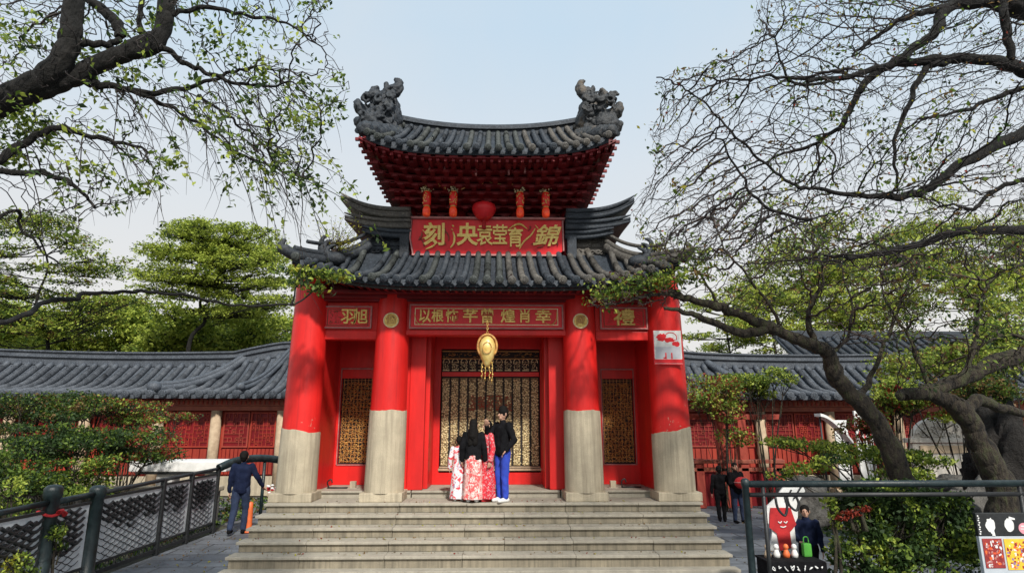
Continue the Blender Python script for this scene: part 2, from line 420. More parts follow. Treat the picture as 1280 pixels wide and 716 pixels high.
cols = [column(-3.71, -3.66, .47, .375, .33, 2.20, 5.32, -.05), column(-2.0, -1.95, .47, .375, .325, 2.58, 4.95, 0),
        column(1.95, 1.91, .47, .375, .325, 2.58, 4.95, 0), column(3.75, 3.69, .47, .39, .35, 2.20, 5.32, .07)]
for c, x, ch in ((cols[1], -1.945, '個'), (cols[2], 1.905, '岡')):
    yy = .135
    md = MB()
    md.tube([(x, yy + .03, 4.37), (x, yy - .005, 4.37), (x, yy - .02, 4.37)], [.155, .155, .14], 28, smooth=False)
    mo = md.build('medallion', M['gold'], c)
    rg = MB(); rg.tube([(x + .145 * math.cos(a), yy - .024, 4.37 + .145 * math.sin(a)) for a in [2 * PI * k / 28 for k in range(29)]], .012, 6); rg.build('rim', M['palegold'], mo)
    textmesh('character', ch, .2, M['bronze'], mo, (x, yy - .026, 4.38), ext=.004, off=.004)

# walls, jambs, back wall -------------------------------------------
m = MB(); WY = 2.0; ZF = 1.02
m.box(-3.62, -3.40, .62, WY, ZF, 5.0); m.box(-4.0, -3.622, .9, 3.4, ZF - .05, 5.3); m.build('side_wall', M['red'], gate)
m = MB(); m.box(3.42, 3.64, .62, WY, ZF, 5.0); m.box(3.642, 4.0, .9, 3.4, ZF - .05, 5.3); m.build('side_wall', M['red'], gate)
m = MB()
# back wall with openings: door -1.06..1.18 x 1.27..3.95 ; lattices
def wall_with_holes(mb, x0, x1, z0, z1, y0, y1, holes):
    X = sorted({x0, x1, *[h[0] for h in holes], *[h[1] for h in holes]})
    for a, b in zip(X, X[1:]):
        hs = [h for h in holes if h[0] <= a + 1e-6 and h[1] >= b - 1e-6]
        z = z0
        for h in sorted(hs, key=lambda q: q[2]):
            if h[2] > z: mb.box(a, b, y0, y1, z, h[2])
            z = h[3]
        if z < z1: mb.box(a, b, y0, y1, z, z1)
wall_with_holes(m, -3.42, 3.43, ZF, 5.2, WY, WY + .14, [(-1.08, 1.20, 1.27, 4.02), (-3.33, -2.62, 1.45, 3.52), (2.62, 3.34, 1.45, 3.52)])
m.build('back_wall', M['red'], gate)
m = MB(); m.box(-3.4, 3.4, WY + .2, WY + .26, ZF, 5.2); m.build('dark_backing', M['blackwood'], gate)
for sx, lab in ((-1, None), (1, None)):
    m = MB(); x = sx * 1.60
    a, b = sorted((sx * 1.62 , sx * 1.30)); m.box(a, b, .86, 1.06, ZF, 4.3, .012)
    a, b = sorted((sx * 1.50, sx * 1.22)); m.box(a, b, 1.10, 1.99, ZF, 4.6, .01)
    m.build('door_jamb', M['red'], gate)
    m = MB(); a, b = sorted((sx * 1.62, sx * 2.35)); m.box(a, b, .9, 1.99, ZF, 4.7, .01); m.build('pier_wall', M['red'], gate)
# ceiling
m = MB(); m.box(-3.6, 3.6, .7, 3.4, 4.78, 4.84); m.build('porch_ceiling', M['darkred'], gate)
# lintels
m = MB(); m.box(-1.66, 1.62, .30, .62, 4.10, 4.20, .01); m.box(-1.66, 1.62, .34, .62, 4.203, 4.80, .01); m.build('lintel', M['red'], gate)
for sx in (-1, 1):
    m = MB(); a, b = sorted((sx * 2.26, sx * 3.42)); m.box(a, b, .42, .66, 4.02, 4.20, .012); m.box(a, b, .46, .66, 4.203, 4.80, .01); m.build('lintel', M['red'], gate)
# eaves beam
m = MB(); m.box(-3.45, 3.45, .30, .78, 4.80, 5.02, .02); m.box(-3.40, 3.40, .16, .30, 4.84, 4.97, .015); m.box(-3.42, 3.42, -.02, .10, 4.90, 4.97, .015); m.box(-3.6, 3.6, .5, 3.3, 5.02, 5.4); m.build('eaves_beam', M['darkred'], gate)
# hanging thin conduit frame lines: pale edging of plaques
def plaque(name, x0, x1, z0, z1, y, chars, size, charmat, trim=True, tilt=0.0, edge='trim', face='plaque_red', sxs=None):
    mb = MB(); mb.box(x0, x1, y, y + .06, z0, z1, .006)
    p = mb.build(name, M[face], gate)
    t = MB(); w = .028
    for a, b, c, d in ((x0 - w, x1 + w, z1, z1 + w), (x0 - w, x1 + w, z0 - w, z0), (x0 - w, x0, z0, z1), (x1, x1 + w, z0, z1)):
        t.box(a, b, y - .035, y + .05, c, d, .006)
    t.build('frame', M[edge], p)
    for ch, x, z, s_, sx in chars:
        textmesh('character', ch, s_, M[charmat], p, (x, y - .012, z), ext=.014, off=.003, sx=sx)
    return p
def inner_line(p, x0, x1, z0, z1, y, mat):
    t = MB(); w = .014
    for a, b, c, d in ((x0, x1, z1 - w, z1), (x0, x1, z0, z0 + w), (x0, x0 + w, z0 + w, z1 - w), (x1 - w, x1, z0 + w, z1 - w)): t.box(a, b, y - .012, y + .004, c, d)
    t.build('inner_border', M[mat], p)
zc = 4.47
X_ = lambda px_: at(px_, 396, .27).x
pl = plaque('door_plaque', -1.57, 1.54, 4.25, 4.70, .27, [('以', X_(531), zc, .30, .9), ('根', X_(547), zc, .27, .95), ('怖', X_(565), zc, .28, .95), ('芊', X_(588), zc, .30, 1.1), ('曾', X_(609), zc, .33, .95), ('煌', X_(635), zc, .30, 1.05), ('肖', X_(656), zc, .29, .95), ('幸', X_(679), zc, .30, 1.15)], .3, 'gold')
inner_line(pl, -1.49, 1.46, 4.30, 4.65, .27, 'palegold')
def swoosh(mb, pts, r0, r1, y):
    P = smooth_path([(a, y, b) for a, b in pts], 6); n = len(P)
    mb.tube(P, [lerp(r0, r1, abs(2 * i / (n - 1) - 1)) for i in range(n)], 6, flat=.5)
m = MB(); swoosh(m, [(-1.50, 4.55), (-1.44, 4.36), (-1.34, 4.32), (-1.25, 4.45)], .022, .008, .262); swoosh(m, [(1.18, 4.36), (1.32, 4.31), (1.42, 4.42), (1.43, 4.60)], .02, .008, .262)
m.build('brush_stroke', M['gold'], pl)
p = plaque('side_plaque', -3.36, -2.42, 4.27, 4.68, .40, [('羽', -2.86, zc, .34, 1.0), ('旭', -2.62, zc, .34, .9)], .3, 'gold'); inner_line(p, -3.31, -2.46, 4.30, 4.65, .40, 'fascia')
m = MB()
random.seed(3)
for k in range(26):
    x = random.uniform(-3.27, -3.02); z = random.uniform(4.34, 4.6); a = random.uniform(0, PI); l = random.uniform(.02, .05)
    swoosh(m, [(x, z), (x + l * math.cos(a), z + l * math.sin(a)), (x + l * 1.4 * math.cos(a + .8), z + l * 1.4 * math.sin(a + .8))], .008, .004, .395)
swoosh(m, [(-2.53, 4.60), (-2.50, 4.45), (-2.54, 4.34)], .012, .005, .395); m.build('brush_stroke', M['fascia'], p)
p = plaque('side_plaque', 2.38, 3.32, 4.27, 4.68, .40, [('禮', 2.86, zc, .37, 1.25)], .3, 'gold'); inner_line(p, 2.43, 3.27, 4.30, 4.65, .40, 'fascia')
m = MB()
for k in range(5): swoosh(m, [(2.5 + .02 * k, 4.36 + .05 * k), (2.56, 4.4 + .04 * k), (2.62, 4.38 + .05 * k)], .008, .004, .395); swoosh(m, [(3.08, 4.36 + .05 * k), (3.14, 4.4 + .05 * k), (3.21, 4.34 + .06 * k)], .008, .004, .395)
m.build('brush_stroke', M['fascia'], p)

# gilded main door ---------------------------------------------------
def beads(mb, x0, x1, z0, z1, y, pitch, size, rnd=.35, keep=.9, redband=None):
    nz = int((z1 - z0) / pitch); nx = max(1, round((x1 - x0) / pitch))
    for i in range(nz):
        for j in range(nx):
            if random.random() > keep: continue
            x = x0 + (j + .5 + .5 * (i % 2) * .8 - .2) * (x1 - x0) / nx + random.uniform(-1, 1) * pitch * rnd * .5
            z = z0 + (i + .5) * pitch + random.uniform(-1, 1) * pitch * rnd * .5
            s_ = size * random.uniform(.7, 1.2)
            mb.cur = 1 if redband and redband(x, z) else 0
            a = random.uniform(.6, 1.5); b = 1.6 / (a + .6)
            mb.add([(x - s_ * a, y, z), (x, y, z - s_ * b), (x + s_ * a, y, z), (x, y, z + s_ * b), (x + random.uniform(-.3, .3) * s_, y - s_ * .9, z)], [(0, 1, 4), (1, 2, 4), (2, 3, 4), (3, 0, 4)])
    mb.cur = 0
random.seed(11)
DX0, DX1 = -1.06, 1.18
door = MB(); DY = WY + .04
door.box(DX0, DX1, DY + .03, DY + .08, 1.30, 4.0); dr = door.build('lattice_door', M['blackwood'], gate)
m = MB(); n = 11; wst = (DX1 - DX0) / n
rb = lambda x, z: abs(x - .06) < .52 and 2.62 < z < 2.95 and random.random() < .75
for k in range(n):
    a = DX0 + wst * k + .02; b = a + wst - .052
    m.cur = 2; m.box(a - .004, b + .004, DY + .008, DY + .028, 1.42, 3.36); m.cur = 0
    beads(m, a, b, 1.42, 3.36, DY + .006, .036, .0195, .6, .9, rb)
m.cur = 0
m.build('gilded_strip', [M['palegold'], M['brownred'], M['giltback']], dr)
# dark slots over strip backs so the filigree reads against black
m = MB()
for k in range(n):
    a = DX0 + wst * k + .02; b = a + wst - .052
    beads(m, a, b, 3.52, 3.74, DY + .006, .036, .016, .5, .85)
    m.add([(a, DY, 3.52), (b, DY, 3.52), (b, DY, 3.54), (a, DY, 3.54)], [(0, 1, 2, 3)])
    xc = (a + b) / 2
    m.tube([(xc + (b - a) * .5 * math.cos(t), DY, 3.70 + .10 * math.sin(t)) for t in [PI * q / 8 for q in range(9)]], .009, 5)
m.build('gilded_transom', M['palegold'], dr)
m = MB(); m.box(DX0, DX1, DY - .03, DY + .03, 3.39, 3.49, .006); m.build('transom_bar', M['red'], dr)
m = MB()
for z in (3.80, 3.97): m.box(DX0, DX1, DY - .01, DY + .03, z - .012, z + .006)
for k in range(70):
    x = random.uniform(DX0 + .05, DX1 - .05); z = random.uniform(3.83, 3.93); m.tube([(x, DY, z), (x + random.uniform(-.05, .05), DY - .01, z + random.uniform(-.02, .03)), (x + random.uniform(-.06, .06), DY, z)], .006, 4)
m.build('carved_frieze', M['bronze'], dr)
m = MB(); m.box(DX0 - .03, DX1 + .03, DY - .06, DY + .03, 1.31, 1.36, .008); m.box(DX0 - .01, DX1 + .01, DY - .04, DY + .03, 1.375, 1.40, .005); m.build('door_sill_rail', M['cream'], dr)
# side lattice windows
for (a, b, nm) in ((-3.33, -2.62, 'l'), (2.62, 3.34, 'r')):
    w = MB(); w.box(a, b, WY + .10, WY + .13, 1.45, 3.52); wn = w.build('lattice_window', M['blackwood'], gate)
    m = MB(); beads(m, a + .03, b - .03, 1.5, 3.28, WY + .07, .040, .019, .7, .9)
    for k in range(9):
        x = lerp(a + .04, b - .04, k / 8); m.box(x - .006, x + .006, WY + .075, WY + .09, 1.48, 3.36)
    for k in range(22):
        z = lerp(1.5, 3.3, k / 21); m.box(a + .02, b - .02, WY + .078, WY + .088, z - .005, z + .005)
    m.build('gilded_lattice', M['bronze'], wn)
    m = MB(); beads(m, a + .04, b - .04, 1.5, 3.2, WY + .065, .075, .017, .9, .62); m.build('gilded_flower', M['gold'], wn)
    m = MB(); w_ = .022
    for q in ((a - w_, a, 1.43, 3.54), (b, b + w_, 1.43, 3.54)): m.box(q[0], q[1], WY - .02, WY + .05, q[2], q[3], .004)
    m.box(a - w_, b + w_, WY - .02, WY + .05, 1.43, 1.45, .004); m.box(a - w_, b + w_, WY - .02, WY + .05, 3.54, 3.57, .004)
    m.build('window_frame', M['trim'], wn)
    m = MB(); m.box(a, b, WY - .01, WY + .06, 3.34, 3.52, .006)
    m.build('window_transom', M['red'], wn)

# lower roof ---------------------------------------------------------
EY = -.60
def lz(x): return 4.99 + .47 * min(1.1, abs(x) / 3.72) ** 4.5
HX = 2.62; TZ = 5.98; TY = .90
def hip(t):      # t 0 corner .. 1 inner top, right-hand side
    return Vector((lerp(3.76, HX, t), lerp(EY, TY - .1, t), 5.47 + .62 * t ** 2.6))
def lroof(x, v):  # v 0 eave 1 top
    ax = abs(x)
    e = Vector((x, EY, lz(x)))
    if ax <= HX: tpt = Vector((x * (1 - .03), TY, TZ))
    else:
        t = (3.76 - ax) / (3.76 - HX); tpt = hip(t); tpt.x = x; tpt.z -= .03
    p = e.lerp(tpt, v); span = (tpt.y - EY)
    p.z -= .16 * math.sin(PI * min(1, v)) * span / 1.5
    return p
roofL = thing  # placeholder
m = MB()
P = [[lroof(lerp(-3.76, 3.76, i / 64), j / 6) for j in range(7)] for i in range(65)]
m.slab(P, .09); lr = m.build('lower_roof', M['tile'], gate)
m = MB(); pitch = .245; N_ = 31
for k in range(N_):
    x = (k - (N_ - 1) / 2) * pitch
    if abs(x) > 3.8: continue
    m.cur = 1 if (x > 1.75 or random.random() < (.22 if x > -.3 else .04)) else (2 if random.random() < .4 else 0)  # runs towards the right take the warm copy, sunlight put into their colour
    fan = 1 - .06
    pts = [lroof(x, v) + Vector((0, 0, .075)) for v in (1, .75, .5, .25, 0)]
    for q_, v in zip(pts, (1, .75, .5, .25, 0)): q_.x *= lerp(1, .93, v) if abs(x) <= HX else 1
    pts.append(pts[-1] + Vector((0, -.10, -.03)))
    tile_run(m, pts, .068)
m.build('cover_tiles', [M['tile'], M['tile_warm'], M['tile2']], lr)
m = MB()
for k in range(N_ - 1):      # hanging drip tiles between
    x = (k - (N_ - 2) / 2) * pitch; z = lz(x) + .035; yy = EY - .075
    if abs(x) > 3.75: continue
    m.add([(x - .062, yy, z), (x + .062, yy, z), (x + .05, yy - .01, z - .07), (x, yy - .015, z - .125), (x - .05, yy - .01, z - .07), (x - .062, yy + .02, z), (x + .062, yy + .02, z), (x + .05, yy + .01, z - .07), (x, yy + .005, z - .125), (x - .05, yy + .01, z - .07)],
          [(4, 3, 2, 1, 0), (5, 6, 7, 8, 9), (0, 1, 6, 5), (1, 2, 7, 6), (2, 3, 8, 7), (3, 4, 9, 8), (4, 0, 5, 9)])
m.build('drip_tiles', M['tile'], lr)
# rafters under the lower eave
m = MB()
for k in range(44):
    x = lerp(-3.75, 3.75, k / 43); m.obox((x, .5, lz(x) - .02), (x, EY + .05, lz(x) - .105), .055, .06)
m.build('rafters', M['darkred'], lr)
m = MB(); P = [[Vector((lerp(-3.74, 3.74, i / 40), EY + .03 + j * .03, lz(lerp(-3.74, 3.74, i / 40)) - .10)) for j in (0, 1)] for i in range(41)]
m.slab(P, .05); m.build('eave_board', M['blackwood'], lr)
# side slopes + hips
for sx in (-1, 1):
    m = MB(); P = []
    for i in range(11):
        y = lerp(EY + .02, 3.4, i / 10); row = []
        tt = min(1, max(0, (y - EY) / (TY - .1 - EY))) if y < TY - .1 else 1
        top = hip(tt); top.y = y; eav = Vector((3.79, y, lerp(5.45, 5.05, min(1, i / 5))))
        for j in range(5):
            p_ = eav.lerp(top, j / 4); p_.z -= .1 * math.sin(PI * j / 4) * tt; row.append(Vector((p_.x * sx, p_.y, p_.z)))
        P.append(row)
    m.slab(P, .09); so_ = m.build('side_slope', M['tile'], lr)
    m = MB()
    for k in range(12):
        y = lerp(EY + .35, 3.3, k / 11); tt = min(1, (y - EY) / (TY - .1 - EY)); top = hip(tt); top.y = y
        eav = Vector((3.81, y, lerp(5.45, 5.05, min(1, (y - EY) / 2)))); pts = []
        for j in range(5):
            p_ = top.lerp(eav, j / 4); p_.z += -.1 * math.sin(PI * j / 4) * tt + .05; pts.append(Vector((p_.x * sx, y, p_.z)))
        tile_run(m, pts, .062)
    m.build('cover_tiles', M['tile'] if sx < 0 else M['tile_warm'], so_)  # right slope coloured as sunlit, left kept dark slate
    m = MB(); hp = [hip(t) for t in (0, .15, .35, .55, .75, .9, 1.0)]
    hp = [Vector((p_.x * sx, p_.y, p_.z + .06)) for p_ in hp]
    end = hp[0] + Vector((.12 * sx, -.10, .06))
    m.tube(smooth_path([end + Vector((.1 * sx, -.05, .16))] + [end] + hp, 4), [.03, .04, .06, .075] + [.10] * 60, 8) if False else None
    pth = smooth_path([end + Vector((.02 * sx, -.03, .22)), end + Vector((.09 * sx, -.04, .08)), end] + hp, 4)
    m.tube(pth, [min(.11, .03 + .012 * i) for i in range(len(pth))], 8)
    pth2 = smooth_path([q_ + Vector((0, 0, .13)) for q_ in hp], 4)
    m.tube(pth2, [.065] * len(pth2), 8)
    m.tube([q_ + Vector((0, 0, .2)) for q_ in pth2[4:]], .04, 8)
    m.build('hip_ridge', M['carved'] if sx < 0 else M['tile_warm'], lr)  # right hip carries painted sun warmth, left the dark tone
    # curled ornament on the hip
    m = MB(); b0 = Vector((3.12 * sx, -.05, 5.60 if sx < 0 else 5.58))
    for q in range(3):
        a0 = q * .9; m.tube(smooth_path([b0 + Vector((.1 * q * sx, 0, 0)), b0 + Vector(((.16 + .05 * q) * sx, -.05, .12 + .05 * q)), b0 + Vector(((.10 + .08 * q) * sx, -.02, .25 + .09 * q)), b0 + Vector(((-.02 + .08 * q) * sx, 0, .30 + .1 * q))], 5), [.07, .085, .09, .09, .085, .08, .07, .06, .055, .05, .045, .04, .035, .03, .02, .01], 7)
    m.blob(b0, .18, (1.3, .9, .8), 10, 7)
    m.build('ridge_ornament', M['carved'], lr)

# middle storey ------------------------------------------------------
m = MB(); m.box(-1.95, 1.95, 1.15, 3.1, 5.2, 7.05); m.build('upper_wall', M['darkred'], gate)
m = MB()
for x in (-1.75, -.62, .62, 1.75): m.tube([(x, 1.0, 5.9), (x, 1.0, 7.05)], .13, 14)
m.build('upper_column', M['darkred'], gate)
m = MB()
for a, b in ((-1.55, -.78), (-.42, .42), (.78, 1.55)): m.box(a, b, 1.10, 1.14, 6.1, 6.96)  # black boards on the solid wall stand in for shade inside openings
m.build('upper_shade_board', M['blackwood'], gate)
# main plaque: leans out a little
m = MB(); px0, px1 = -1.67, 1.64; y0 = .80
def tl(z): return y0 - .10 * (z - 5.96) / .8 
prof_ = [(px0 + .04, 5.96), (px1 - .10, 5.96), (px1 + .0, 6.04), (px1 - .02, 6.72), (px0, 6.72), (px0 - .03, 6.30)]
vs = [(x, tl(z), z) for x, z in prof_] + [(x, tl(z) + .08, z) for x, z in prof_]
n6 = len(prof_)
m.add(vs, [tuple(range(n6)), tuple(reversed(range(n6, 2 * n6)))] + [(i, i + n6, (i + 1) % n6 + n6, (i + 1) % n6) for i in range(n6)])
mp = m.build('name_plaque', M['plaque_red'], gate); mp['label'] = 'large red name board with gilded characters'
m = MB()
m.obox((px0 - .05, tl(6.74) - .01, 6.745), (px1 + .05, tl(6.74) - .01, 6.745), .12, .045)
m.obox((px0 + .0, tl(5.95), 5.935), (px1 - .08, tl(5.95), 5.935), .10, .04)
m.obox((px0 - .05, tl(6.3), 6.3), (px0 - .02, tl(6.72), 6.72), .07, .03, Vector((1, 0, 0))); m.obox((px0 - .05, tl(6.3), 6.3), (px0 + .02, tl(5.96), 5.96), .07, .03, Vector((1, 0, 0)))
m.obox((px1 + .02, tl(6.04), 6.04), (px1 + .0, tl(6.72), 6.72), .07, .03, Vector((1, 0, 0)))
m.build('frame', M['trim'], mp)
XM = lambda q: at(q, 300, .74).x
rx = PI / 2 + math.atan(.10 / .8)
for ch, q, z, s_, sx, mt in (('刻', 543, 6.35, .52, .95, 'fascia'), ('央', 584, 6.35, .52, .90, 'palegold'), ('袁', 606, 6.35, .50, .74, 'palegold'), ('莹', 625, 6.35, .48, .74, 'palegold'), ('育', 644, 6.30, .46, .80, 'palegold')):
    textmesh('character', ch, s_, M['textgold'], mp, (XM(q), tl(z) - .02, z), rot=(rx, 0, 0), ext=.02, off=.010 if ch in '刻央' else .003, sx=sx)
textmesh('character', '錦', .50, M['textgold'], mp, (XM(681), tl(6.33) - .02, 6.34), rot=(rx, 0, 0), ext=.018, off=.005, sx=1.1, shear=.3)
m = MB()
def sw(pts, r0, r1):
    P = smooth_path([(XM(a), tl(5.96 + (320 - b) * .0186) - .022, 5.96 + (320 - b) * .0186) for a, b in pts], 6); n = len(P)
    m.tube(P, [lerp(r0, r1, abs(2 * i / (n - 1) - 1) ** 1.5) for i in range(n)], 6, flat=.6)
sw([(565, 286), (567, 288)], .035, .02); sw([(564, 291), (566, 292)], .03, .02); sw([(566, 294), (568, 300), (567, 308), (563, 313)], .045, .02)
sw([(636, 290), (645, 285), (652, 285), (659, 290)], .04, .012); sw([(641, 294), (648, 294), (654, 292)], .025, .008); sw([(669, 289), (664, 297), (655, 305), (649, 314)], .035, .012); sw([(669, 285), (673, 290)], .02, .008)
sw([(529, 309), (538, 304), (545, 298)], .035, .01); sw([(532, 315), (540, 312), (545, 308)], .04, .012); sw([(528, 292), (534, 299), (528, 302)], .022, .01)
m.build('brush_stroke', M['textgold'], mp)
m = MB()
for (a, b, c_, d_) in ((524, 300, 530, 312), (530, 286, 536, 292), (552, 286, 556, 296), (550, 302, 557, 310), (556, 292, 561, 305), (527, 294, 523, 304), (664, 308, 672, 304), (693, 288, 698, 298), (692, 302, 697, 310), (662, 286, 660, 292), (671, 312, 680, 309)):
    sw([(a, b), ((a + c_) / 2 + 2, (b + d_) / 2), (c_, d_)], .022, .01)
m.build('carved_flourish', M['fascia'], mp)
for sx in (-1, 1):    # dark end blocks beside the plaque
    m = MB(); a, b = sorted((sx * 1.74, sx * 1.95)); m.box(a, b, .74, 1.2, 5.85, 6.85, .03); m.box(a - .03, b + .03, .70, 1.2, 6.6, 6.9, .03)
    m.build('end_pier', M['carved'] if sx < 0 else M['tile'], gate)

# stacked side roofs ---------------------------------------------------
def side_roof(sx, xin, xout, zin, ztip, lift, y0, y1, th, mat):
    m = MB()
    def c(t):
        x = lerp(xin, xout, t); z = lerp(zin, zin - .02, t) + (ztip - zin + .02) * t ** lift; return x * sx, z
    P = [[Vector((c(i / 16)[0], lerp(y0, y1, j / 6) - (.18 * (i / 16) ** 3 if j == 0 else 0), c(i / 16)[1] + .05 * math.sin(PI * j / 6))) for j in range(7)] for i in range(17)]
    if sx < 0: P = [r[::-1] for r in P]
    m.slab(P, th)
    rr = .055
    for k, dz in enumerate((0, -th * .55, -th)):
        pts = [(c(i / 16)[0], y0 - .02 - .05 * (k == 0) - .18 * (i / 16) ** 3, c(i / 16)[1] + dz + .02) for i in range(17)]
        m.tube(pts, [rr * (1 - .75 * (i / 16) ** 6) for i in range(17)], 8)
    return m.build('stacked_side_roof', mat, gate)
for sx in (-1, 1):
    A = M['tile_warm'] if sx < 0 else M['tile']; A2 = M['tile']
    side_roof(sx, 1.70, 3.20, 6.88, 7.18, 3.2, .62, 2.6, .13, A)
    side_roof(sx, 1.70, 3.12, 6.66, 6.76, 3.0, .72, 2.6, .12, A)
    side_roof(sx, 1.70, 2.75, 6.44, 6.50, 2.0, .82, 2.6, .10, A2)
    m = MB(); a, b = sorted((sx * 1.6, sx * 2.62)); m.box(a, b, .95, 2.5, 5.7, 6.42, .03); a, b = sorted((sx * 1.6, sx * 2.8)); m.box(a, b, .92, 2.5, 6.17, 6.27, .02); m.build('side_block', M['tile_warm'] if sx > 0 else M['tile'], gate)  # right block uses the sun-warmed tile colour
    m = MB(); random.seed(5)
    for k in range(16):
        x = sx * random.uniform(1.85, 2.6); z = random.uniform(6.0, 6.35); pts = [(x + .07 * math.cos(t * 1.1) * (1 - t / 7), .93, z + .07 * math.sin(t * 1.1) * (1 - t / 7)) for t in range(7)]
        m.tube(pts, .022, 6)
    m.build('carved_scroll', M['carved'] if sx < 0 else M['tile_warm'], gate)  # sunlit tone painted on the right scrolls only

# upper roof -----------------------------------------------------------
UY = -.80; RY = 1.05
def uz(x): return 7.66 + .42 * min(1.15, abs(x) / 2.62) ** 4.0
def rz(x): return 8.92 + .22 * abs(x / 2.1) ** 2.2
def uroof(u, v):
    e = Vector((u * 2.44, UY, uz(u * 2.44))); t_ = Vector((u * 2.22, RY - .06, rz(u * 2.2)))
    p_ = e.lerp(t_, v); p_.z -= .09 * math.sin(PI * v); return p_
m = MB(); P = [[uroof(lerp(-1, 1, i / 48), j / 8) for j in range(9)] for i in range(49)]
m.slab(P, .10); ur = m.build('upper_roof', M['tile'], gate)
m = MB(); P = [[Vector((lroofp.x, 2 * RY - lroofp.y, lroofp.z)) for lroofp in r][::-1] for r in P]
m.slab(P, .10); m.build('rear_slope', M['tile'], ur)
m = MB(); K = 23
for k in range(K):
    u = lerp(-.985, .985, k / (K - 1)); pts = [uroof(u, v) + Vector((0, 0, .07)) for v in (1, .8, .6, .4, .2, 0)]; pts.append(pts[-1] + Vector((0, -.12, -.045)))
    m.cur = 1 if u > .62 or (u > .15 and random.random() < .25) else (2 if random.random() < .4 else 0)  # sun warmth painted into the right end, scattered right of centre
    tile_run(m, pts, .062)
    pts = [Vector((q.x, 2 * RY - q.y, q.z)) for q in pts]; m.cur = 0; tile_run(m, pts, .062, .8, smooth_n=3)
m.build('cover_tiles', [M['tile'], M['tile_warm'], M['tile2']], ur)
m = MB()
for k in range(K - 1):
    u = lerp(-.985, .985, (k + .5) / (K - 1)); x = u * 2.44; z = uz(x) + .02; yy = UY - .09
    m.add([(x - .06, yy, z), (x + .06, yy, z), (x + .05, yy - .01, z - .06), (x, yy - .015, z - .11), (x - .05, yy - .01, z - .06), (x, yy + .03, z - .03)], [(4, 3, 2, 1, 0), (0, 1, 5), (1, 2, 5), (2, 3, 5), (3, 4, 5), (4, 0, 5)])
m.build('drip_tiles', M['tile'], ur)
m = MB()     # main ridge band with mouldings
xs_ = [lerp(-2.3, 2.3, i / 40) for i in range(41)]
for (h0, h1, w) in ((-.10, .05, .18), (.05, .08, .24), (.08, .17, .15)):
    P0 = [[Vector((x, RY - w, rz(x) + h1)), Vector((x, RY + w, rz(x) + h1))] for x in xs_]; m.slab(P0, h1 - h0, False)
m.tube([(x, RY, rz(x) + .19) for x in xs_], .085, 10)
m.build('main_ridge', M['tile'], ur)
# end ornaments: carved dragon-tail scroll masses
def ornament(sx):
    m = MB(); base = Vector((2.42 * sx, .55, 8.78)); rnd = random.Random(4 if sx < 0 else 9)
    def P_(dx, dy, dz): return base + Vector((dx * sx * .88, dy * .9, dz * .95))
    m.blob(P_(-.05, .2, .35), .42, (.95, .9, 1.0), 14, 10); m.blob(P_(.22, -.1, .1), .34, (1, 1, .9), 14, 10)
    m.blob(P_(-.16, .35, .7), .26, (.8, .9, 1.2), 12, 8)
    for t in range(7):  # hip wall running down to the eave corner
        u = t / 6; c = Vector((lerp(2.14, 2.50, u) * sx, lerp(.6, UY + .12, u), lerp(8.6, 8.16, u) + .0)); m.blob(c, lerp(.30, .17, u), (1, 1, 1), 10, 7)
    # horns
    def horn(pts, r):
        q = smooth_path([P_(*p_) for p_ in pts], 5); n = len(q); m.tube(q, [r * (1 - (i / (n - 1)) ** 3.0 * .85) for i in range(n)], 10, flat=.75)
    horn([(.0, .2, .62), (-.02, .2, .95), (-.16, .2, 1.10), (-.30, .2, 1.18), (-.33, .2, 1.36), (-.22, .2, 1.48)], .19)
    horn([(-.30, .2, 1.16), (-.14, .2, 1.12), (-.02, .2, 1.24), (.0, .2, 1.36)], .12)
    horn([(.10, .15, .45), (.18, .15, .75), (.28, .12, .92), (.26, .12, 1.10), (.15, .12, 1.20)], .20)
    horn([(.1, .05, .35), (.36, .0, .42), (.56, -.02, .52), (.64, -.02, .68), (.60, -.02, .78)], .21)
    horn([(.1, 0, .1), (.42, -.05, .06), (.60, -.05, .18), (.56, -.05, .3)], .18)
    for k in range(46):
        a = rnd.uniform(0, 2 * PI); c = P_(rnd.uniform(-.35, .45), rnd.uniform(-.35, -.02), rnd.uniform(-.1, .85)); 
        if (c - P_(.05, 0, .35)).length > .62: continue
        r = rnd.uniform(.07, .13); pts = [c + Vector((r * math.cos(a + t * .9) * (1 - t / 9), -.1, r * math.sin(a + t * .9) * (1 - t / 9))) for t in range(8)]
        m.tube(pts, [rnd.uniform(.025, .045)] * 8, 6)
    o = m.build('ridge_end_ornament', [M['carved']], ur, remesh=.024)
    me = o.data; me.calc_loop_triangles()
    co = np.empty(len(me.vertices) * 3); me.vertices.foreach_get('co', co); co = co.reshape(-1, 3)
    nr = np.empty(len(me.vertices) * 3); me.vertices.foreach_get('normal', nr); nr = nr.reshape(-1, 3)
    for i in range(len(co)):
        p_ = Vector(co[i]); d = noise.noise(p_ * 9) * .028 + noise.noise(p_ * 22) * .016; co[i] += nr[i] * d
    me.vertices.foreach_set('co', co.ravel()); me.update()
    if sx > 0: o['label'] = 'carved scroll ornament with tan patches painted as sunlight'; 
    return o
ornament(-1); ornr = ornament(1)
ornr.data.materials.clear(); ornr.data.materials.append(tile_mat('sunlit_carving', (.010, .012, .016), (.026, .028, .03), (.20, .15, .10)))  # tan top tone paints warm sunlight on the right ornament
# gable side tubes along the ends
for sx in (-1, 1):
    m = MB()
    for (dx, rr) in ((2.30, .075), (2.42, .06)):
        for s_ in (1, -1):
            pts = [uroof(sx * .99, v) for v in (1, .75, .5, .25, .02)]
            pts = [Vector((sx * (dx + .22 * (1 - v)), RY + (q.y - RY) * s_, q.z + .10)) for q, v in zip(pts, (1, .75, .5, .25, .02))]
            m.tube(smooth_path(pts, 4), rr, 8)
    m.build('gable_ridge', M['tile'], ur)
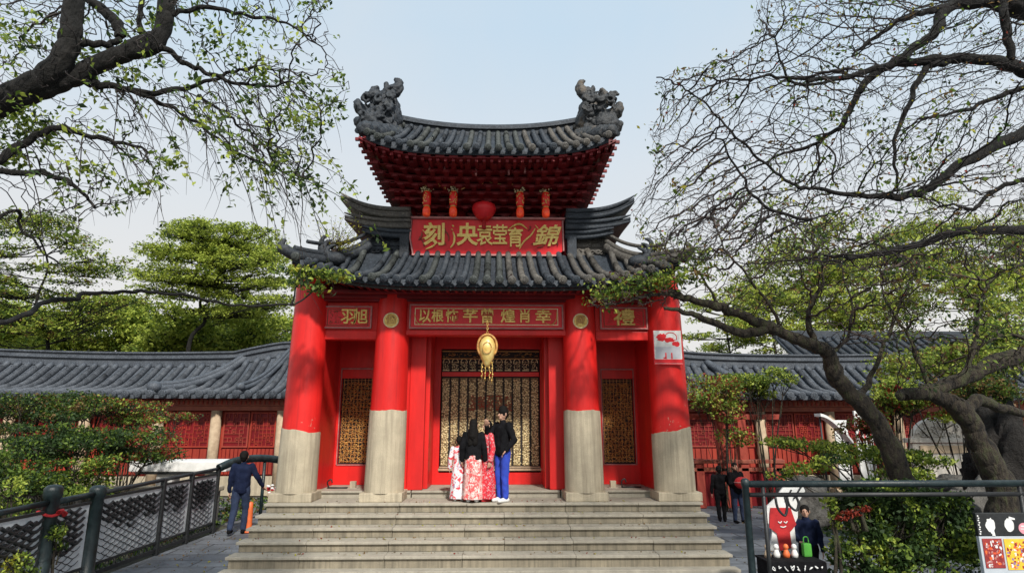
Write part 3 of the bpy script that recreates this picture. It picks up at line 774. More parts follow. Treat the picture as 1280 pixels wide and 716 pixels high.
# stepped bracket soffit (dougong): inverted pyramid of thin courses
LV = 9
for k in range(LV):
    t = k / (LV - 1); hx = lerp(1.86, 2.53, t ** .9); yf = lerp(.98, UY + .08, t ** .9); yb = 2 * RY - yf
    zb = lerp(6.93, 7.58, t ** .95); th = .048
    m = MB(); n = 28
    def zc_(x, t=t): return (.44 * min(1.1, abs(x) / 2.6) ** 4.5) * t ** 1.3
    P = [[Vector((lerp(-hx, hx, i / n), y, zb + th + zc_(lerp(-hx, hx, i / n)))) for y in (yf, lerp(yf, yb, .5), yb)] for i in range(n + 1)]
    m.slab(P, th, False)
    # bracket arms below the course
    if k < LV:
        nb = 11 + k
        for i in range(nb):
            x = lerp(-hx + .06, hx - .06, i / (nb - 1)); z = zb + zc_(x)
            m.box(x - .05, x + .05, yf - .06, yf + .22, z - .052, z - .003)
            m.box(x - .085, x + .085, yf - .02, yf + .05, z - .03, z - .004)
        for sx in (-1, 1):
            for i in range(9 + k):
                y = lerp(yf + .05, yb - .05, i / (8 + k)); z = zb + zc_(hx); x = sx * hx
                a, b = sorted((x + sx * .06, x - sx * .22)); m.box(a, b, y - .05, y + .05, z - .052, z - .003)
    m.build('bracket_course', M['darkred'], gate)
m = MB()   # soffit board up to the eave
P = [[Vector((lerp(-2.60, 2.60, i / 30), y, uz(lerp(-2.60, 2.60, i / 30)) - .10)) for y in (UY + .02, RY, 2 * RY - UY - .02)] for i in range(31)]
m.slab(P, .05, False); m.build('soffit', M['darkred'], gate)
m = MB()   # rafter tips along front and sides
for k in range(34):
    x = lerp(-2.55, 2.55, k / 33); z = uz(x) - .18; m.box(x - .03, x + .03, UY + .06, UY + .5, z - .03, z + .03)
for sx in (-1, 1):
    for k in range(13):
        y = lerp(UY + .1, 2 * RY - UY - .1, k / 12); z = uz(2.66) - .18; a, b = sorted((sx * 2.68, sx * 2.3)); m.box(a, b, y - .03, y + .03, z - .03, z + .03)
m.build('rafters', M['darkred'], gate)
m = MB()   # faded white paint marks and filigree on the brackets
for px_, py_ in ((537, 208), (556, 209), (595, 214), (636, 213), (656, 211), (678, 210), (697, 209)):
    a = at(px_, py_, -.32); m.box(a.x - .02, a.x + .02, a.y - .03, a.y + .05, a.z - .09, a.z + .06, .008)
m.build('bracket_peg', M['trim'], gate)
m = MB(); random.seed(21)
for k in range(44):
    a = at(random.uniform(520, 705), random.uniform(219, 236), random.uniform(.02, .25)); 
    m.tube([a, a + Vector((random.uniform(-.05, .05), -.02, random.uniform(-.03, .03))), a + Vector((random.uniform(-.07, .07), 0, random.uniform(-.03, .04)))], .009, 4)
m.build('gilded_tracery', M['bronze'], gate)
# carved crest over the middle lantern
c0 = at(607, 244, .55); m = MB()
m.box(c0.x - .48, c0.x + .48, .52, .58, c0.z - .06, c0.z + .02, .01); m.box(c0.x - .30, c0.x + .30, .51, .58, c0.z + .025, c0.z + .09, .01); m.box(c0.x - .12, c0.x + .12, .50, .58, c0.z + .095, c0.z + .17, .01)
m.build('carved_crest', M['plaque_red'], gate)
m = MB()
for k in range(40):
    x = c0.x + random.uniform(-.45, .45); m.tube([(x, .505, c0.z + random.uniform(-.05, .05)), (x + random.uniform(-.04, .04), .495, c0.z + random.uniform(-.05, .06))], .008, 4)
m.build('crest_gilding', M['bronze'], gate)

# hanging things --------------------------------------------------------
def lantern_string(name, px_, lab):
    t_ = at(px_, 238, .20); z1 = t_.z
    t = thing(name, (t_.x, .20, 6.62), lab, 'lantern', 'red lantern strings hanging above the name board')
    m = MB(); m.lathe((t_.x, .20, -.10), [(.02, 6.70), (.075, 6.73), (.085, 6.80), (.08, 6.88), (.055, 6.93)], 16); m.build('lower_lantern', M['lantern2'], t)
    m = MB(); m.lathe((t_.x, .20, -.10), [(.05, 6.94), (.082, 6.98), (.088, 7.08), (.086, 7.20), (.07, 7.26), (.04, 7.29)], 16); m.build('lantern_body', M['lantern'], t)
    m = MB()
    for z in (6.84, 7.17): m.tube([(t_.x + .06 * math.cos(a), .20 + .06 * math.sin(a), z) for a in [2 * PI * k / 12 for k in range(13)]], .012, 5)
    rnd = random.Random(px_)
    for k in range(16):
        a = rnd.uniform(-1.2, 1.2); r = rnd.uniform(.05, .075); z = rnd.uniform(6.9, 7.12); x = t_.x + .088 * math.sin(a); y = .20 - .092 * math.cos(a)
        m.blob((x, y, z), .014, (1, .5, 1.3), 5, 3)
    m.build('gilt_band', M['gold'], t)
    m = MB()
    for k in range(34):
        a = rnd.uniform(0, 2 * PI); r = rnd.uniform(.03, .13); z = 7.19 + rnd.uniform(0, .11) - r * .2
        x = t_.x + r * math.cos(a); y = .20 + r * math.sin(a) * .8
        m.tube([(x, y, z), (x + rnd.uniform(-.03, .03), y - .02, z + rnd.uniform(0, .04))], .011, 4)
    m.build('filigree_crown', M['palegold'], t)
    m = MB(); m.tube([(t_.x, .20, 7.19), (t_.x, .20, 7.42)], .01, 5); m.build('cord', M['black'], t)
for q, lab in ((534, 'red lantern string hanging leftmost above the name board'), (567, 'red lantern string second from left above the name board'), (650, 'red lantern string just right of the round middle lantern'), (682, 'red lantern string hanging rightmost above the name board')):
    lantern_string('lantern_string', q, lab)
t_ = at(605, 264, .60); t = thing('round_lantern', (t_.x, .60, 6.6), 'round dark red lantern hanging at the centre behind the name board top', 'lantern')
m = MB(); m.lathe((t_.x, .60, t_.z), [(.05, -.20), (.17, -.15), (.25, -.02), (.27, .06), (.24, .14), (.12, .20), (.05, .21)], 20); m.build('lantern_body', M['plaque_red'], t)
m = MB(); m.lathe((t_.x, .60, t_.z), [(.015, -.42), (.05, -.40), (.03, -.2)], 10); m.build('tassel', M['redcloth'], t)
m = MB(); m.tube([(t_.x, .60, t_.z + .2), (t_.x, .60, t_.z + .45)], .012, 5); m.build('cord', M['black'], t)

# gilded bell lantern in the doorway
b = thing('bell_lantern', (.01, -.05, 3.5), 'gilded oval bell-shaped lantern hanging on a chain in the main doorway', 'lantern')
zc = 3.76
m = MB(); m.lathe((.01, -.05, zc), [(.02, -.34), (.06, -.30), (.13, -.17), (.165, 0), (.16, .10), (.12, .20), (.06, .255), (.02, .27)], 28); m.build('lantern_body', pm('warm_gilded_shell', (.88, .68, .26), (.70, .48, .13), 7, .35, .15, 50, metal=.2), b)
m = MB()
for off in (-.03,):
    m.tube([(.01 + .19 * math.cos(a), -.05 + off, zc + .06 + .24 * math.sin(a)) for a in [PI * k / 20 * 1.5 - PI * .25 for k in range(21)]], .022, 8)
m.tube([(.01 + .085 * math.cos(a), -.215, zc + .02 + .11 * math.sin(a)) for a in [2 * PI * k / 20 for k in range(21)]], .008, 5)
m.build('lantern_hood', M['bronze'], b)
m = MB()
for k in range(9):
    z = zc + .29 + k * .045; m.tube([(.01 + .018 * math.cos(a) * (1 if k % 2 else .3), -.05 + .018 * math.cos(a) * (.3 if k % 2 else 1), z + .026 * math.sin(a)) for a in [2 * PI * q / 8 for q in range(9)]], .006, 5)
m.build('chain', M['gold'], b)
random.seed(8)
for dx in (-.10, -.03, .05, .10):
    m = MB(); L = random.uniform(.25, .48); pts = [(.01 + dx + random.uniform(-.012, .012), -.05, zc - .26 - L * k / 7) for k in range(8)]
    m.tube(pts, .007, 5)
    for p_ in pts[::2]: m.blob(p_, .018, (1, 1, 1.2), 6, 4)
    m.build('tassel', M['gold'], b)

# poster on the right outer column
pc = at(834, 432, .05)
ps = thing('wall_poster', (pc.x, .06, 3.5), 'white poster with a red figure in a red frame on the right outer column', 'poster')
x0, x1, z0, z1 = 3.37, 3.93, 3.50, 4.17; Yp = .055
m = MB(); m.box(x0, x1, Yp, Yp + .03, z0, z1, .004); m.build('board', M['white'], ps)
m = MB(); w = .018
m.box(x0 - w, x1 + w, Yp - .008, Yp + .03, z0 - .02, z0, .003); m.box(x0 - w, x0, Yp - .008, Yp + .03, z0, z1); m.box(x0, x1, Yp - .004, Yp - .001, z0 + .01, z0 + .09); m.build('red_border', M['plaque_red'], ps)
m = MB()
def blotch(mb, cx, cz, pts, y, th=.003):
    n = len(pts); vs = [(cx + a, y, cz + b) for a, b in pts] + [(cx + a, y + th, cz + b) for a, b in pts]
    mb.add(vs, [tuple(range(n)), tuple(reversed(range(n, 2 * n)))] + [(i, i + n, (i + 1) % n + n, (i + 1) % n) for i in range(n)])
def wob(rx, rz, seed, n=18, amp=.25):
    r_ = random.Random(seed); return [((rx * (1 + r_.uniform(-amp, amp))) * math.cos(2 * PI * k / n), (rz * (1 + r_.uniform(-amp, amp))) * math.sin(2 * PI * k / n)) for k in range(n)]
blotch(m, 3.53, 4.03, wob(.10, .085, 1), Yp - .004); blotch(m, 3.68, 3.98, wob(.11, .05, 2), Yp - .0045); blotch(m, 3.82, 3.90, wob(.08, .05, 3), Yp - .004)
m.tube([(3.72 + .12 * math.cos(a), Yp - .002, 4.03 + .10 * math.sin(a)) for a in [PI * k / 10 - .6 for k in range(12)]], .008, 5)
for x, s_ in ((3.60, 1), (3.72, 1)): m.box(x - .014, x + .014, Yp - .004, Yp - .001, 3.60, 3.72)
m.box(3.55, 3.60, Yp - .004, Yp - .001, 3.60, 3.63)
m.build('red_figure', M['plaque_red'], ps)
m = MB(); m.box(3.40, 3.90, Yp - .003, Yp - .0008, 3.61, 3.84); m.build('grey_field', pm('poster_grey', (.55, .56, .6), (.5, .51, .55), 3, .6, 0), ps)
# small things on the porch floor
t = thing('stone_door_block', (-2.78, 1.3, 1.02), 'small grey stone block standing on the left porch floor', 'stone block')
def small_block(t, x):
    m = MB(); m.box(x - .06, x + .06, 1.2, 1.32, 1.016, 1.16, .01); m.build('block', M['stone'], t)
    m = MB(); m.box(x - .1, x + .1, 1.17, 1.35, 1.0145, 1.03, .005); m.build('base', M['tread'], t)
small_block(t, -2.78); t2 = thing('stone_door_block', (2.66, 1.3, 1.02), 'small grey stone block standing on the right porch floor', 'stone block'); small_block(t2, 2.66)
for o_, a in ((t, 'pair of small stone blocks on the porch'), (t2, 'pair of small stone blocks on the porch')): o_['group'] = a
def scrap(x, lab):
    t = thing('scroll_bracket', (x, 1.25, 1.02), lab, 'iron bracket', 'small iron brackets on the porch floor')
    m = MB(); m.tube([(x - .22, 1.22, 1.035), (x + .2, 1.22, 1.035)], .016, 6); m.build('bar', M['black'], t)
    m = MB(); m.tube(smooth_path([(x - .2, 1.22, 1.05), (x - .22, 1.2, 1.15), (x - .15, 1.2, 1.2), (x - .12, 1.2, 1.13)], 5), .014, 6); m.build('scroll', M['black'], t)
scrap(-3.08, 'thin black iron bracket lying on the left porch floor'); scrap(3.05, 'thin black iron bracket lying on the right porch floor')
# ================================================================== GROUND
def flag_mat(name, a, b, mortar, sc, rot=0, w=.6, h=.35):
    m, nt, p = newmat(name)
    g = nt.nodes.new('ShaderNodeNewGeometry'); mp_ = nt.nodes.new('ShaderNodeMapping'); nt.links.new(g.outputs['Position'], mp_.inputs[0])
    mp_.inputs['Rotation'].default_value = (0, 0, rot)
    br = nt.nodes.new('ShaderNodeTexBrick'); nt.links.new(mp_.outputs[0], br.inputs['Vector'])
    br.inputs['Color1'].default_value = (*a, 1); br.inputs['Color2'].default_value = (*b, 1); br.inputs['Mortar'].default_value = (*mortar, 1)
    br.inputs['Scale'].default_value = sc; br.inputs['Mortar Size'].default_value = .02; br.inputs['Brick Width'].default_value = w; br.inputs['Row Height'].default_value = h
    n = noise_n(nt, mapping(nt), 1.3, 7, .7)
    c = mixc(nt, ramp(nt, n, [(.38, (.85, .85, .85)), (.60, (0, 0, 0))]), br.outputs[0], tuple(x * .42 for x in a))
    n2 = noise_n(nt, mapping(nt), 30, 5, .7)
    c = mixc(nt, ramp(nt, n2, [(.55, (0, 0, 0)), (.75, (.4, .4, .4))]), c, tuple(min(1, x * 1.7) for x in a))
    nt.links.new(c, p.inputs['Base Color']); p.inputs['Roughness'].default_value = .75
    nt.links.new(bump(nt, mixc(nt, .4, br.outputs['Fac'], n2), .35, .01), p.inputs['Normal']); return m
M['flag'] = flag_mat('bluestone_flags', (.17, .185, .205), (.10, .11, .13), (.03, .03, .032), 1.0, 0.0, .9, .5)
M['soil'] = pm('garden_soil', (.055, .045, .03), (.03, .028, .02), 2.0, .95, .8, 12, c3=(.06, .07, .03), bdist=.1)
M['pavegrey'] = pm('courtyard_paving', (.15, .15, .15), (.09, .09, .095), 1.5, .85, .5, 20)
m = MB(); m.add([(-600, -300, -.02), (600, -300, -.02), (600, 900, -.02), (-600, 900, -.02)], [(0, 1, 2, 3)]); struct(m.build('ground', M['soil']))
m = MB(); m.add([(-6.0, -30, -.01), (30, -30, -.01), (30, 12, -.01), (-6.0, 12, -.01)], [(0, 1, 2, 3)]); struct(m.build('walkway', M['flag']))
m = MB(); m.box(-22, -6.02, 3.4, 8.9, -.02, -.006); struct(m.build('courtyard_paving', M['pavegrey']))
# low wooded rise behind the roofs
m = MB(); P = []
for i in range(41):
    x = lerp(-120, 120, i / 40); row = []
    for j in range(9):
        y = lerp(34, 120, j / 8); h = 13.0 * math.exp(-((x + 24) / 46) ** 2) * (math.sin(PI / 2 * min(1, j / 5))) + 8 * math.exp(-((x - 60) / 30) ** 2) * (j / 8)
        row.append((x, y, -.05 + h + .8 * noise.noise(Vector((x * .08, y * .08, 0))) * min(1, j / 2)))
    P.append(row)
m.grid(P); struct(m.build('hill', pm('wooded_hill', (.09, .12, .035), (.04, .06, .018), .5, .95, 1.0, 1.2, c3=(.16, .19, .05), bdist=1.0)))

# ================================================================== SIDE HALLS
def fret_panel(mb, x0, x1, z0, z1, y, seed, cell=.13, w=.022):
    """pierced lattice: irregular fret of short bars inside a frame"""
    r_ = random.Random(seed); fw = .05
    mb.box(x0, x1, y - .03, y + .02, z1 - fw, z1); mb.box(x0, x1, y - .03, y + .02, z0, z0 + fw)
    mb.box(x0, x0 + fw, y - .03, y + .02, z0 + fw, z1 - fw); mb.box(x1 - fw, x1, y - .03, y + .02, z0 + fw, z1 - fw)
    nx = max(2, round((x1 - x0 - 2 * fw) / cell)); nz = max(2, round((z1 - z0 - 2 * fw) / cell)); cx = (x1 - x0 - 2 * fw) / nx; cz = (z1 - z0 - 2 * fw) / nz
    for i in range(nx + 1):
        for j in range(nz):
            if 0 < i < nx and r_.random() < .78: x = x0 + fw + i * cx; mb.box(x - w / 2, x + w / 2, y - .012, y + .01, z0 + fw + j * cz - w / 2, z0 + fw + (j + 1) * cz + w / 2)
            if j > 0 and i < nx and r_.random() < .78: z = z0 + fw + j * cz; mb.box(x0 + fw + i * cx, x0 + fw + (i + 1) * cx, y - .0145, y + .008, z - w / 2, z + w / 2)
            if i < nx and r_.random() < .25:
                cx_ = x0 + fw + (i + .5) * cx; cz_ = z0 + fw + (j + .5) * cz; mb.box(cx_ - .025, cx_ + .025, y - .017, y + .006, cz_ - .025, cz_ + .025)
def hall(name, x0, x1, label, pillars, ridge_fn, eave_z, seed, tilemat):
    t = thing(name, ((x0 + x1) / 2, 10.5, 0), label, 'hall')
    EYw, RYw, WYw = 8.6, 11.2, 9.35
    m = MB(); m.box(x0 + .1, x1 - .1, WYw + .12, WYw + .3, 0, eave_z - .05); m.build('wall', M['brownred'], t)
    m = MB(); m.box(x0 + .1, x1 - .1, WYw - .02, WYw + .11, .0, .62, .01); m.build('stone_base', M['stone'], t)
    m = MB(); m.box(x0, x1, WYw - .22, WYw + .1, eave_z - .34, eave_z - .12, .01); m.box(x0, x1, WYw - .16, WYw + .08, eave_z - .50, eave_z - .345, .01); m.build('eaves_beam', M['fascia'], t)
    m = MB(); k = 0; x = x0 + .1
    while x < x1: m.box(x, x + .05, WYw - .245, WYw - .221, eave_z - .30, eave_z - .17); x += .16
    m.build('dentils', M['brownred'], t)
    for a in pillars:
        m = MB(); m.tube([(a, WYw - .06, .0), (a, WYw - .06, eave_z - .5)], .17, 16); m.box(a - .22, a + .22, WYw - .28, WYw + .1, 0, .2, .02); m.build('pillar', M['cream'], t)
    ps_ = [x0 + .1] + list(pillars) + [x1 - .1]; q = 0
    for a, b in zip(ps_, ps_[1:]):
        a += .2; b -= .2
        if b - a < .5: continue
        nn = max(1, round((b - a) / 1.1)); w_ = (b - a) / nn
        for i in range(nn):
            q += 1; m = MB(); fret_panel(m, a + i * w_ + .02, a + (i + 1) * w_ - .02, 1.55, eave_z - .55, WYw + .06, seed * 31 + q)
            pn = m.build('lattice_panel', M['brownred'] if q % 2 else M['redwood'], t)
            m = MB(); m.box(a + i * w_ + .03, a + (i + 1) * w_ - .03, WYw + .075, WYw + .09, .66, eave_z - .57); m.build('panel_backing', M['darkred'], pn)
            m = MB(); s_ = (w_ - .1) / 6
            for j in range(6): m.box(a + i * w_ + .05 + j * s_ + .015, a + i * w_ + .05 + (j + 1) * s_ - .015, WYw + .04, WYw + .07, .68, 1.5, .006)
            m.build('slatted_skirt', M['brownred'], pn)
    # roof
    def S(x, v):
        e = Vector((x, EYw, eave_z)); r_ = Vector((x, RYw, ridge_fn(x) - .25)); p_ = e.lerp(r_, v); p_.z -= .28 * math.sin(PI * v); return p_
    nX = int((x1 - x0) / .5); m = MB(); P = [[S(lerp(x0, x1, i / nX), j / 6) for j in range(7)] for i in range(nX + 1)]
    m.slab(P, .12); rf = m.build('roof', tilemat, t)
    m = MB(); P2 = [[Vector((p_.x, 2 * RYw - p_.y, p_.z)) for p_ in r_][::-1] for r_ in P]; m.slab(P2, .12); m.build('rear_slope', tilemat, rf)
    m = MB(); x = x0 + .2
    while x < x1 - .1:
        pts = [S(x, v) + Vector((0, 0, .07)) for v in (1, .75, .5, .25, 0)]; pts.append(pts[-1] + Vector((0, -.12, -.04))); tile_run(m, pts, .105, .42); x += .40
    m.build('cover_tiles', tilemat, rf)
    m = MB(); n = int((x1 - x0) / .3); xs = [lerp(x0, x1, i / n) for i in range(n + 1)]
    for h0, h1, w_ in ((-.3, -.02, .12), (-.02, .03, .2), (.03, .18, .1), (.18, .24, .17)):
        m.slab([[Vector((x, RYw - w_, ridge_fn(x) + h1)), Vector((x, RYw + w_, ridge_fn(x) + h1))] for x in xs], h1 - h0, False)
    m.build('ridge', M['tile_blue'], rf)
    m = MB(); x = x0 + .05
    while x < x1: m.box(x, x + .07, EYw + .1, WYw + .1, eave_z - .14, eave_z - .07); x += .3
    m.build('rafters', M['darkred'], rf)
    return t, rf, S
M['redwood'] = red_mat('lattice_red_wood', (.34, .055, .035), (.22, .035, .025), .6, 0)
def rfl(x):
    z = 4.72 - .0 + .004 * (x + 13) ** 2
    if x > -9.6: z += .30 * min(1, (x + 9.6) / 1.6) ** .8 * 1.0
    return z
hl, rf, S = hall('side_hall', -19, -4.3, 'long low hall left of the gate with red lattice panels and grey tile roof', [-16.2, -13.7, -11.25, -9.32, -7.1], rfl, 3.27, 2, M['tile_blue'])
hl['group'] = 'low lattice halls either side of the gate'
for xr, xe, w_ in ((-9.3, -11.3, .15), (-7.6, -8.4, .10)):
    m = MB(); pts = [Vector((lerp(xr, xe, (1 - v)) , 0, 0)) for v in (1, .8, .6, .4, .2, .05)]
    Q = []
    for p_, v in zip(pts, (1, .8, .6, .4, .2, .05)):
        s_ = S(p_.x, v); Q.append(s_ + Vector((0, 0, .18)))
    Q = smooth_path(Q, 4); m.tube(Q, w_, 10); m.tube([q_ + Vector((0, 0, .14)) for q_ in Q], w_ * .65, 8)
    m.blob(Q[-1] + Vector((0, -.05, .06)), w_ * 1.5, (1, 1, .9), 10, 7); m.build('descending_ridge', M['tile_blue'], rf)
m = MB(); m.blob((-6.6, 10.0, 4.35), .2, (1, 1, 1.5), 8, 6); m.tube(smooth_path([(-6.6, 10, 4.2), (-6.55, 9.9, 4.6), (-6.4, 9.9, 4.75)], 4), .09, 7); m.build('ridge_beast', M['palestone'], rf)
def rfr(x): return 4.70 + .004 * (x - 12) ** 2 + .35 * math.exp(-((x - 5) / 1.6) ** 2)
hr, rf2, S2 = hall('side_hall', 4.3, 22, 'long low hall right of the gate, half hidden behind bare branches', [6.4, 9.35, 11.8, 14.2, 16.9, 19.4], rfr, 3.24, 5, M['tile_blue'])
hr['group'] = 'low lattice halls either side of the gate'
m = MB(); Q = smooth_path([S2(lerp(8.2, 10.2, 1 - v), v) + Vector((0, 0, .18)) for v in (1, .7, .4, .1)], 4); m.tube(Q, .14, 10); m.build('descending_ridge', M['tile_blue'], rf2)

# rear hall on the right: dark roof, faded red eaves cloth
t = thing('rear_hall', (18.5, 18, 0), 'dark roofed hall standing behind the right lattice hall', 'hall')
m = MB(); m.box(15.6, 32, 17.5, 22, 0, 5.0); m.build('wall', M['palestone'], t)
m = MB(); n = 40
P = [[Vector((lerp(15.1, 33, i / n), lerp(16.6, 20, j / 5), 5.2 + (j / 5) * 1.7 - .25 * math.sin(PI * j / 5))) for j in range(6)] for i in range(n + 1)]; m.slab(P, .15); rr_ = m.build('roof', M['tile'], t)
m = MB()
for k in range(36): x = 15.3 + k * .48; tile_run(m, [Vector((x, lerp(20, 16.6, j / 4), 6.95 - 1.7 * j / 4 - .25 * math.sin(PI * j / 4))) for j in range(5)], .12, .7)
m.build('cover_tiles', M['tile'], rr_)
m = MB(); m.box(15.1, 33, 19.8, 20.1, 6.75, 7.2, .03); m.build('ridge', M['tile'], rr_)
bn = thing('red_eaves_cloth', (18.6, 16.4, 5), 'faded red cloth banner strung below the dark rear roof', 'banner')
m = MB(); P = [[Vector((lerp(17.2, 20.6, i / 30), 16.5 + .08 * math.sin(i * .9), 5.10 - .10 * math.sin(PI * i / 30) - j * .28 + .03 * math.sin(i * 1.3 + j))) for j in range(3)] for i in range(31)]; m.slab(P, .01); m.build('cloth', M['redcloth'], bn)
m = MB(); m.tube([(17.1, 16.5, 5.14), (20.7, 16.5, 5.14)], .02, 5); m.build('rope', M['white'], bn)

# carved white screen, white pillar and rocks in the right courtyard
t = thing('carved_stone_screen', (13.9, 7.0, 0), 'white carved stone screen with arched crest in front of the right hall', 'stone screen')
m = MB(); m.box(13.0, 14.9, 6.9, 7.15, 0, 1.75, .03); m.box(12.8, 15.1, 6.8, 7.25, 0, .35, .03); m.box(12.9, 15.0, 6.85, 7.2, 1.76, 1.9, .02); m.build('screen_body', M['palestone'], t)
m = MB(); pts = [(13.95 + .85 * math.cos(a), 1.9 + .62 * math.sin(a)) for a in [PI * k / 16 for k in range(17)]]; n = len(pts)
m.add([(x, 6.92, z) for x, z in pts] + [(x, 7.12, z) for x, z in pts], [tuple(range(n)), tuple(reversed(range(n, 2 * n)))] + [(i, i + n, (i + 1) % n + n, (i + 1) % n) for i in range(n)])
rnd = random.Random(2)
for k in range(60):
    a = rnd.uniform(.1, PI - .1); r_ = rnd.uniform(.1, .95); c = Vector((13.95 + .85 * r_ * math.cos(a), 6.9, 1.9 + .6 * r_ * math.sin(a)))
    m.tube([c + Vector((.07 * math.cos(q + k), 0, .07 * math.sin(q + k))) * (1 - q / 6) for q in range(5)], .025, 5)
m.build('arched_crest', M['palestone'], t)
m = MB(); m.box(13.2, 14.7, 6.86, 6.897, 1.45, 1.68, .008); m.build('inset_panel', M['cream'], t)
m = MB(); m.tube(smooth_path([(15.0, 7, 2.3), (15.5, 7, 2.0), (15.9, 7, 1.3), (16.3, 7, .8)], 5), .12, 8); m.build('curved_rail', M['white'], t)
t = thing('white_banner_pillar', (12.35, 8.3, 0), 'tall narrow white banner board with a red emblem by the right hall', 'banner')
m = MB(); m.box(12.08, 12.62, 8.25, 8.33, .3, 2.75, .01); m.build('board', M['white'], t)
m = MB()
for x in (12.24, 12.46): m.tube([(x + .07 * math.cos(a) * (1 if x < 12.3 else -1), 8.235, 1.95 + .16 * math.sin(a)) for a in [PI / 2 + PI * k / 8 for k in range(9)]], .022, 5)
m.box(12.33, 12.37, 8.235, 8.249, 1.78, 2.12); m.build('red_emblem', M['plaque_red'], t)
m = MB(); m.box(12.32, 12.38, 8.26, 8.32, 0, .3); m.box(12.1, 12.6, 8.1, 8.5, 0, .06); m.build('stand', M['black'], t)
t = thing('white_banner_pillar', (11.6, 8.4, 0), 'small scribbled white banner board left of the tall red-emblem banner', 'banner')
m = MB(); m.box(11.42, 11.86, 8.35, 8.42, .3, 2.45, .01); m.build('board', M['white'], t)
m = MB(); rnd = random.Random(4)
for k in range(14): x = rnd.uniform(11.5, 11.78); z = 2.3 - k * .13; m.tube([(x - .05, 8.345, z), (x + .03, 8.34, z + rnd.uniform(-.04, .04)), (x + .07, 8.345, z - .02)], .012, 4)
m.build('ink_marks', M['black'], t)
m = MB(); m.box(11.6, 11.68, 8.36, 8.42, 0, .3); m.build('stand', M['black'], t)
t = thing('white_arched_awning', (10.7, 7.6, 0), 'white curved awning strip sloping down in front of the right lattice hall', 'awning')
m = MB(); P = [[Vector((10.45 + .95 * u, 7.3 + .4 * v, 2.65 - .85 * u ** 1.6)) for v in (0, .5, 1)] for u in [k / 10 for k in range(11)]]; m.slab(P, .09); m.build('canopy', M['white'], t)
m = MB(); m.tube([(10.52, 7.5, 0), (10.52, 7.5, 2.57)], .03, 8); m.tube([(11.33, 7.5, 0), (11.33, 7.5, 1.78)], .03, 8); m.build('post', M['black'], t)

def rock(name, c, s, label, mat='roughrock', seed=1, group=None, amp=.35, frq=1.6):
    bm = bmesh.new(); bmesh.ops.create_icosphere(bm, subdivisions=5, radius=1)
    for v in bm.verts:
        p_ = v.co.copy(); d = noise.noise(p_ * frq + Vector((seed * 7.3, 0, 0))) * amp + noise.noise(p_ * frq * 2.6 + Vector((0, seed * 3.1, 0))) * amp * .5 + abs(noise.noise(p_ * frq * 5)) * amp * .4 + noise.noise(p_ * frq * 11) * amp * .16 - abs(noise.noise(p_ * frq * 1.3 + Vector((3, seed, 1)))) * amp * .5
        v.co = p_ * (1 + d)
    me = bpy.data.meshes.new(name); bm.to_mesh(me); bm.free()
    me.transform(Matrix.Diagonal((*s, 1))); me.materials.append(M[mat])
    for p_ in me.polygons: p_.use_smooth = True
    o = bpy.data.objects.new(name, me); col.objects.link(o); o.location = c
    tag(o, label, 'rock', group); return o
rock('garden_rock', (9.7, .1, .35), (.9, .6, .8), 'mossy grey garden rock left of the low green shrub', seed=3)
rock('garden_rock', (7.6, 3.0, .3), (.7, .6, .7), 'grey rock leaning behind the fence corner by the red railing', seed=5)
rock('garden_rock', (12.2, 3.5, .4), (1.6, .9, .7), 'wide grey rock slab between the tree trunks', seed=8)
rock('scholar_rock', (11.2, 1.4, .9), (.7, .6, 1.7), 'tall dark craggy scholar rock behind the thick right trunk', 'darkrock', 11, amp=.45, frq=1.7)
rock('scholar_rock', (12.2, .6, .8), (.8, .7, 1.5), 'dark craggy rock at the right edge beside the tall one', 'darkrock', 14, amp=.45, frq=1.7)
for k, (x, y, s_) in enumerate(((-8.2, 2.0, .42), (-9.2, 1.4, .5), (-10.4, .7, .55), (-7.4, 3.0, .4), (-11.6, 2.2, .7))):
    rock('garden_rock', (x, y, .2), (s_ * 1.3, s_, s_ * .8), ['small round grey rock nearest the black fence posts', 'grey rock between two others behind the left fence', 'broad rock below the left shrubs', 'small rock beside the white slab stall', 'largest rock at the far left of the garden'][k], seed=20 + k, group='rocks in the left garden')
# low coping wall in the left garden
t = thing('coping_wall', (-9.5, 3.0, 0), 'low grey stone coping wall crossing the garden behind the left fence', 'garden wall')
m = MB(); m.box(-13, -6.5, 3.3, 3.6, 0, .74, .01); m.build('wall', M['roughrock'], t)
m = MB(); m.box(-13.05, -6.45, 3.2, 3.7, .745, .86, .03); m.build('coping', M['stone'], t)

# ================================================================== LEFT FENCE
fence = thing('ornamental_fence', (-6.0, -1, 0), 'dark iron fence with white fish-scale panels along the left walkway', 'fence')
FX = -6.0
def post_fat(y, h, r):
    m = MB(); m.lathe((FX, y, 0), [(r * 1.2, 0), (r * 1.2, .12), (r, .14), (r * .97, h - .16), (r * 1.18, h - .14), (r * 1.2, h - .04), (r * 1.15, h - .01), (r * .8, h + .025), (r * .2, h + .035)], 20); m.build('post', M['teal'], fence)
def post_thin(y, h):
    m = MB(); m.box(FX - .04, FX + .04, y - .04, y + .04, 0, h, .006); m.build('post', M['black'], fence)
post_fat(-3.0, 1.46, .098); post_fat(-2.0, 1.36, .10); post_fat(-4.6, 1.46, .098)
for y in (-.06, 1.02, 2.2): post_thin(y, 1.33)
def rail(y0, y1, z0, z1, r, mat): m = MB(); m.tube([(FX, y0, z0), (FX, y1, z1)], r, 10); m.build('rail', M[mat], fence)
rail(-4.6, -3.0, 1.22, 1.26, .038, 'teal'); rail(-3.0, -2.0, 1.25, 1.27, .045, 'teal'); rail(-2.0, -.06, 1.27, 1.31, .035, 'black'); rail(-.06, 1.02, 1.31, 1.33, .035, 'black'); rail(1.02, 2.2, 1.33, 1.35, .035, 'black')
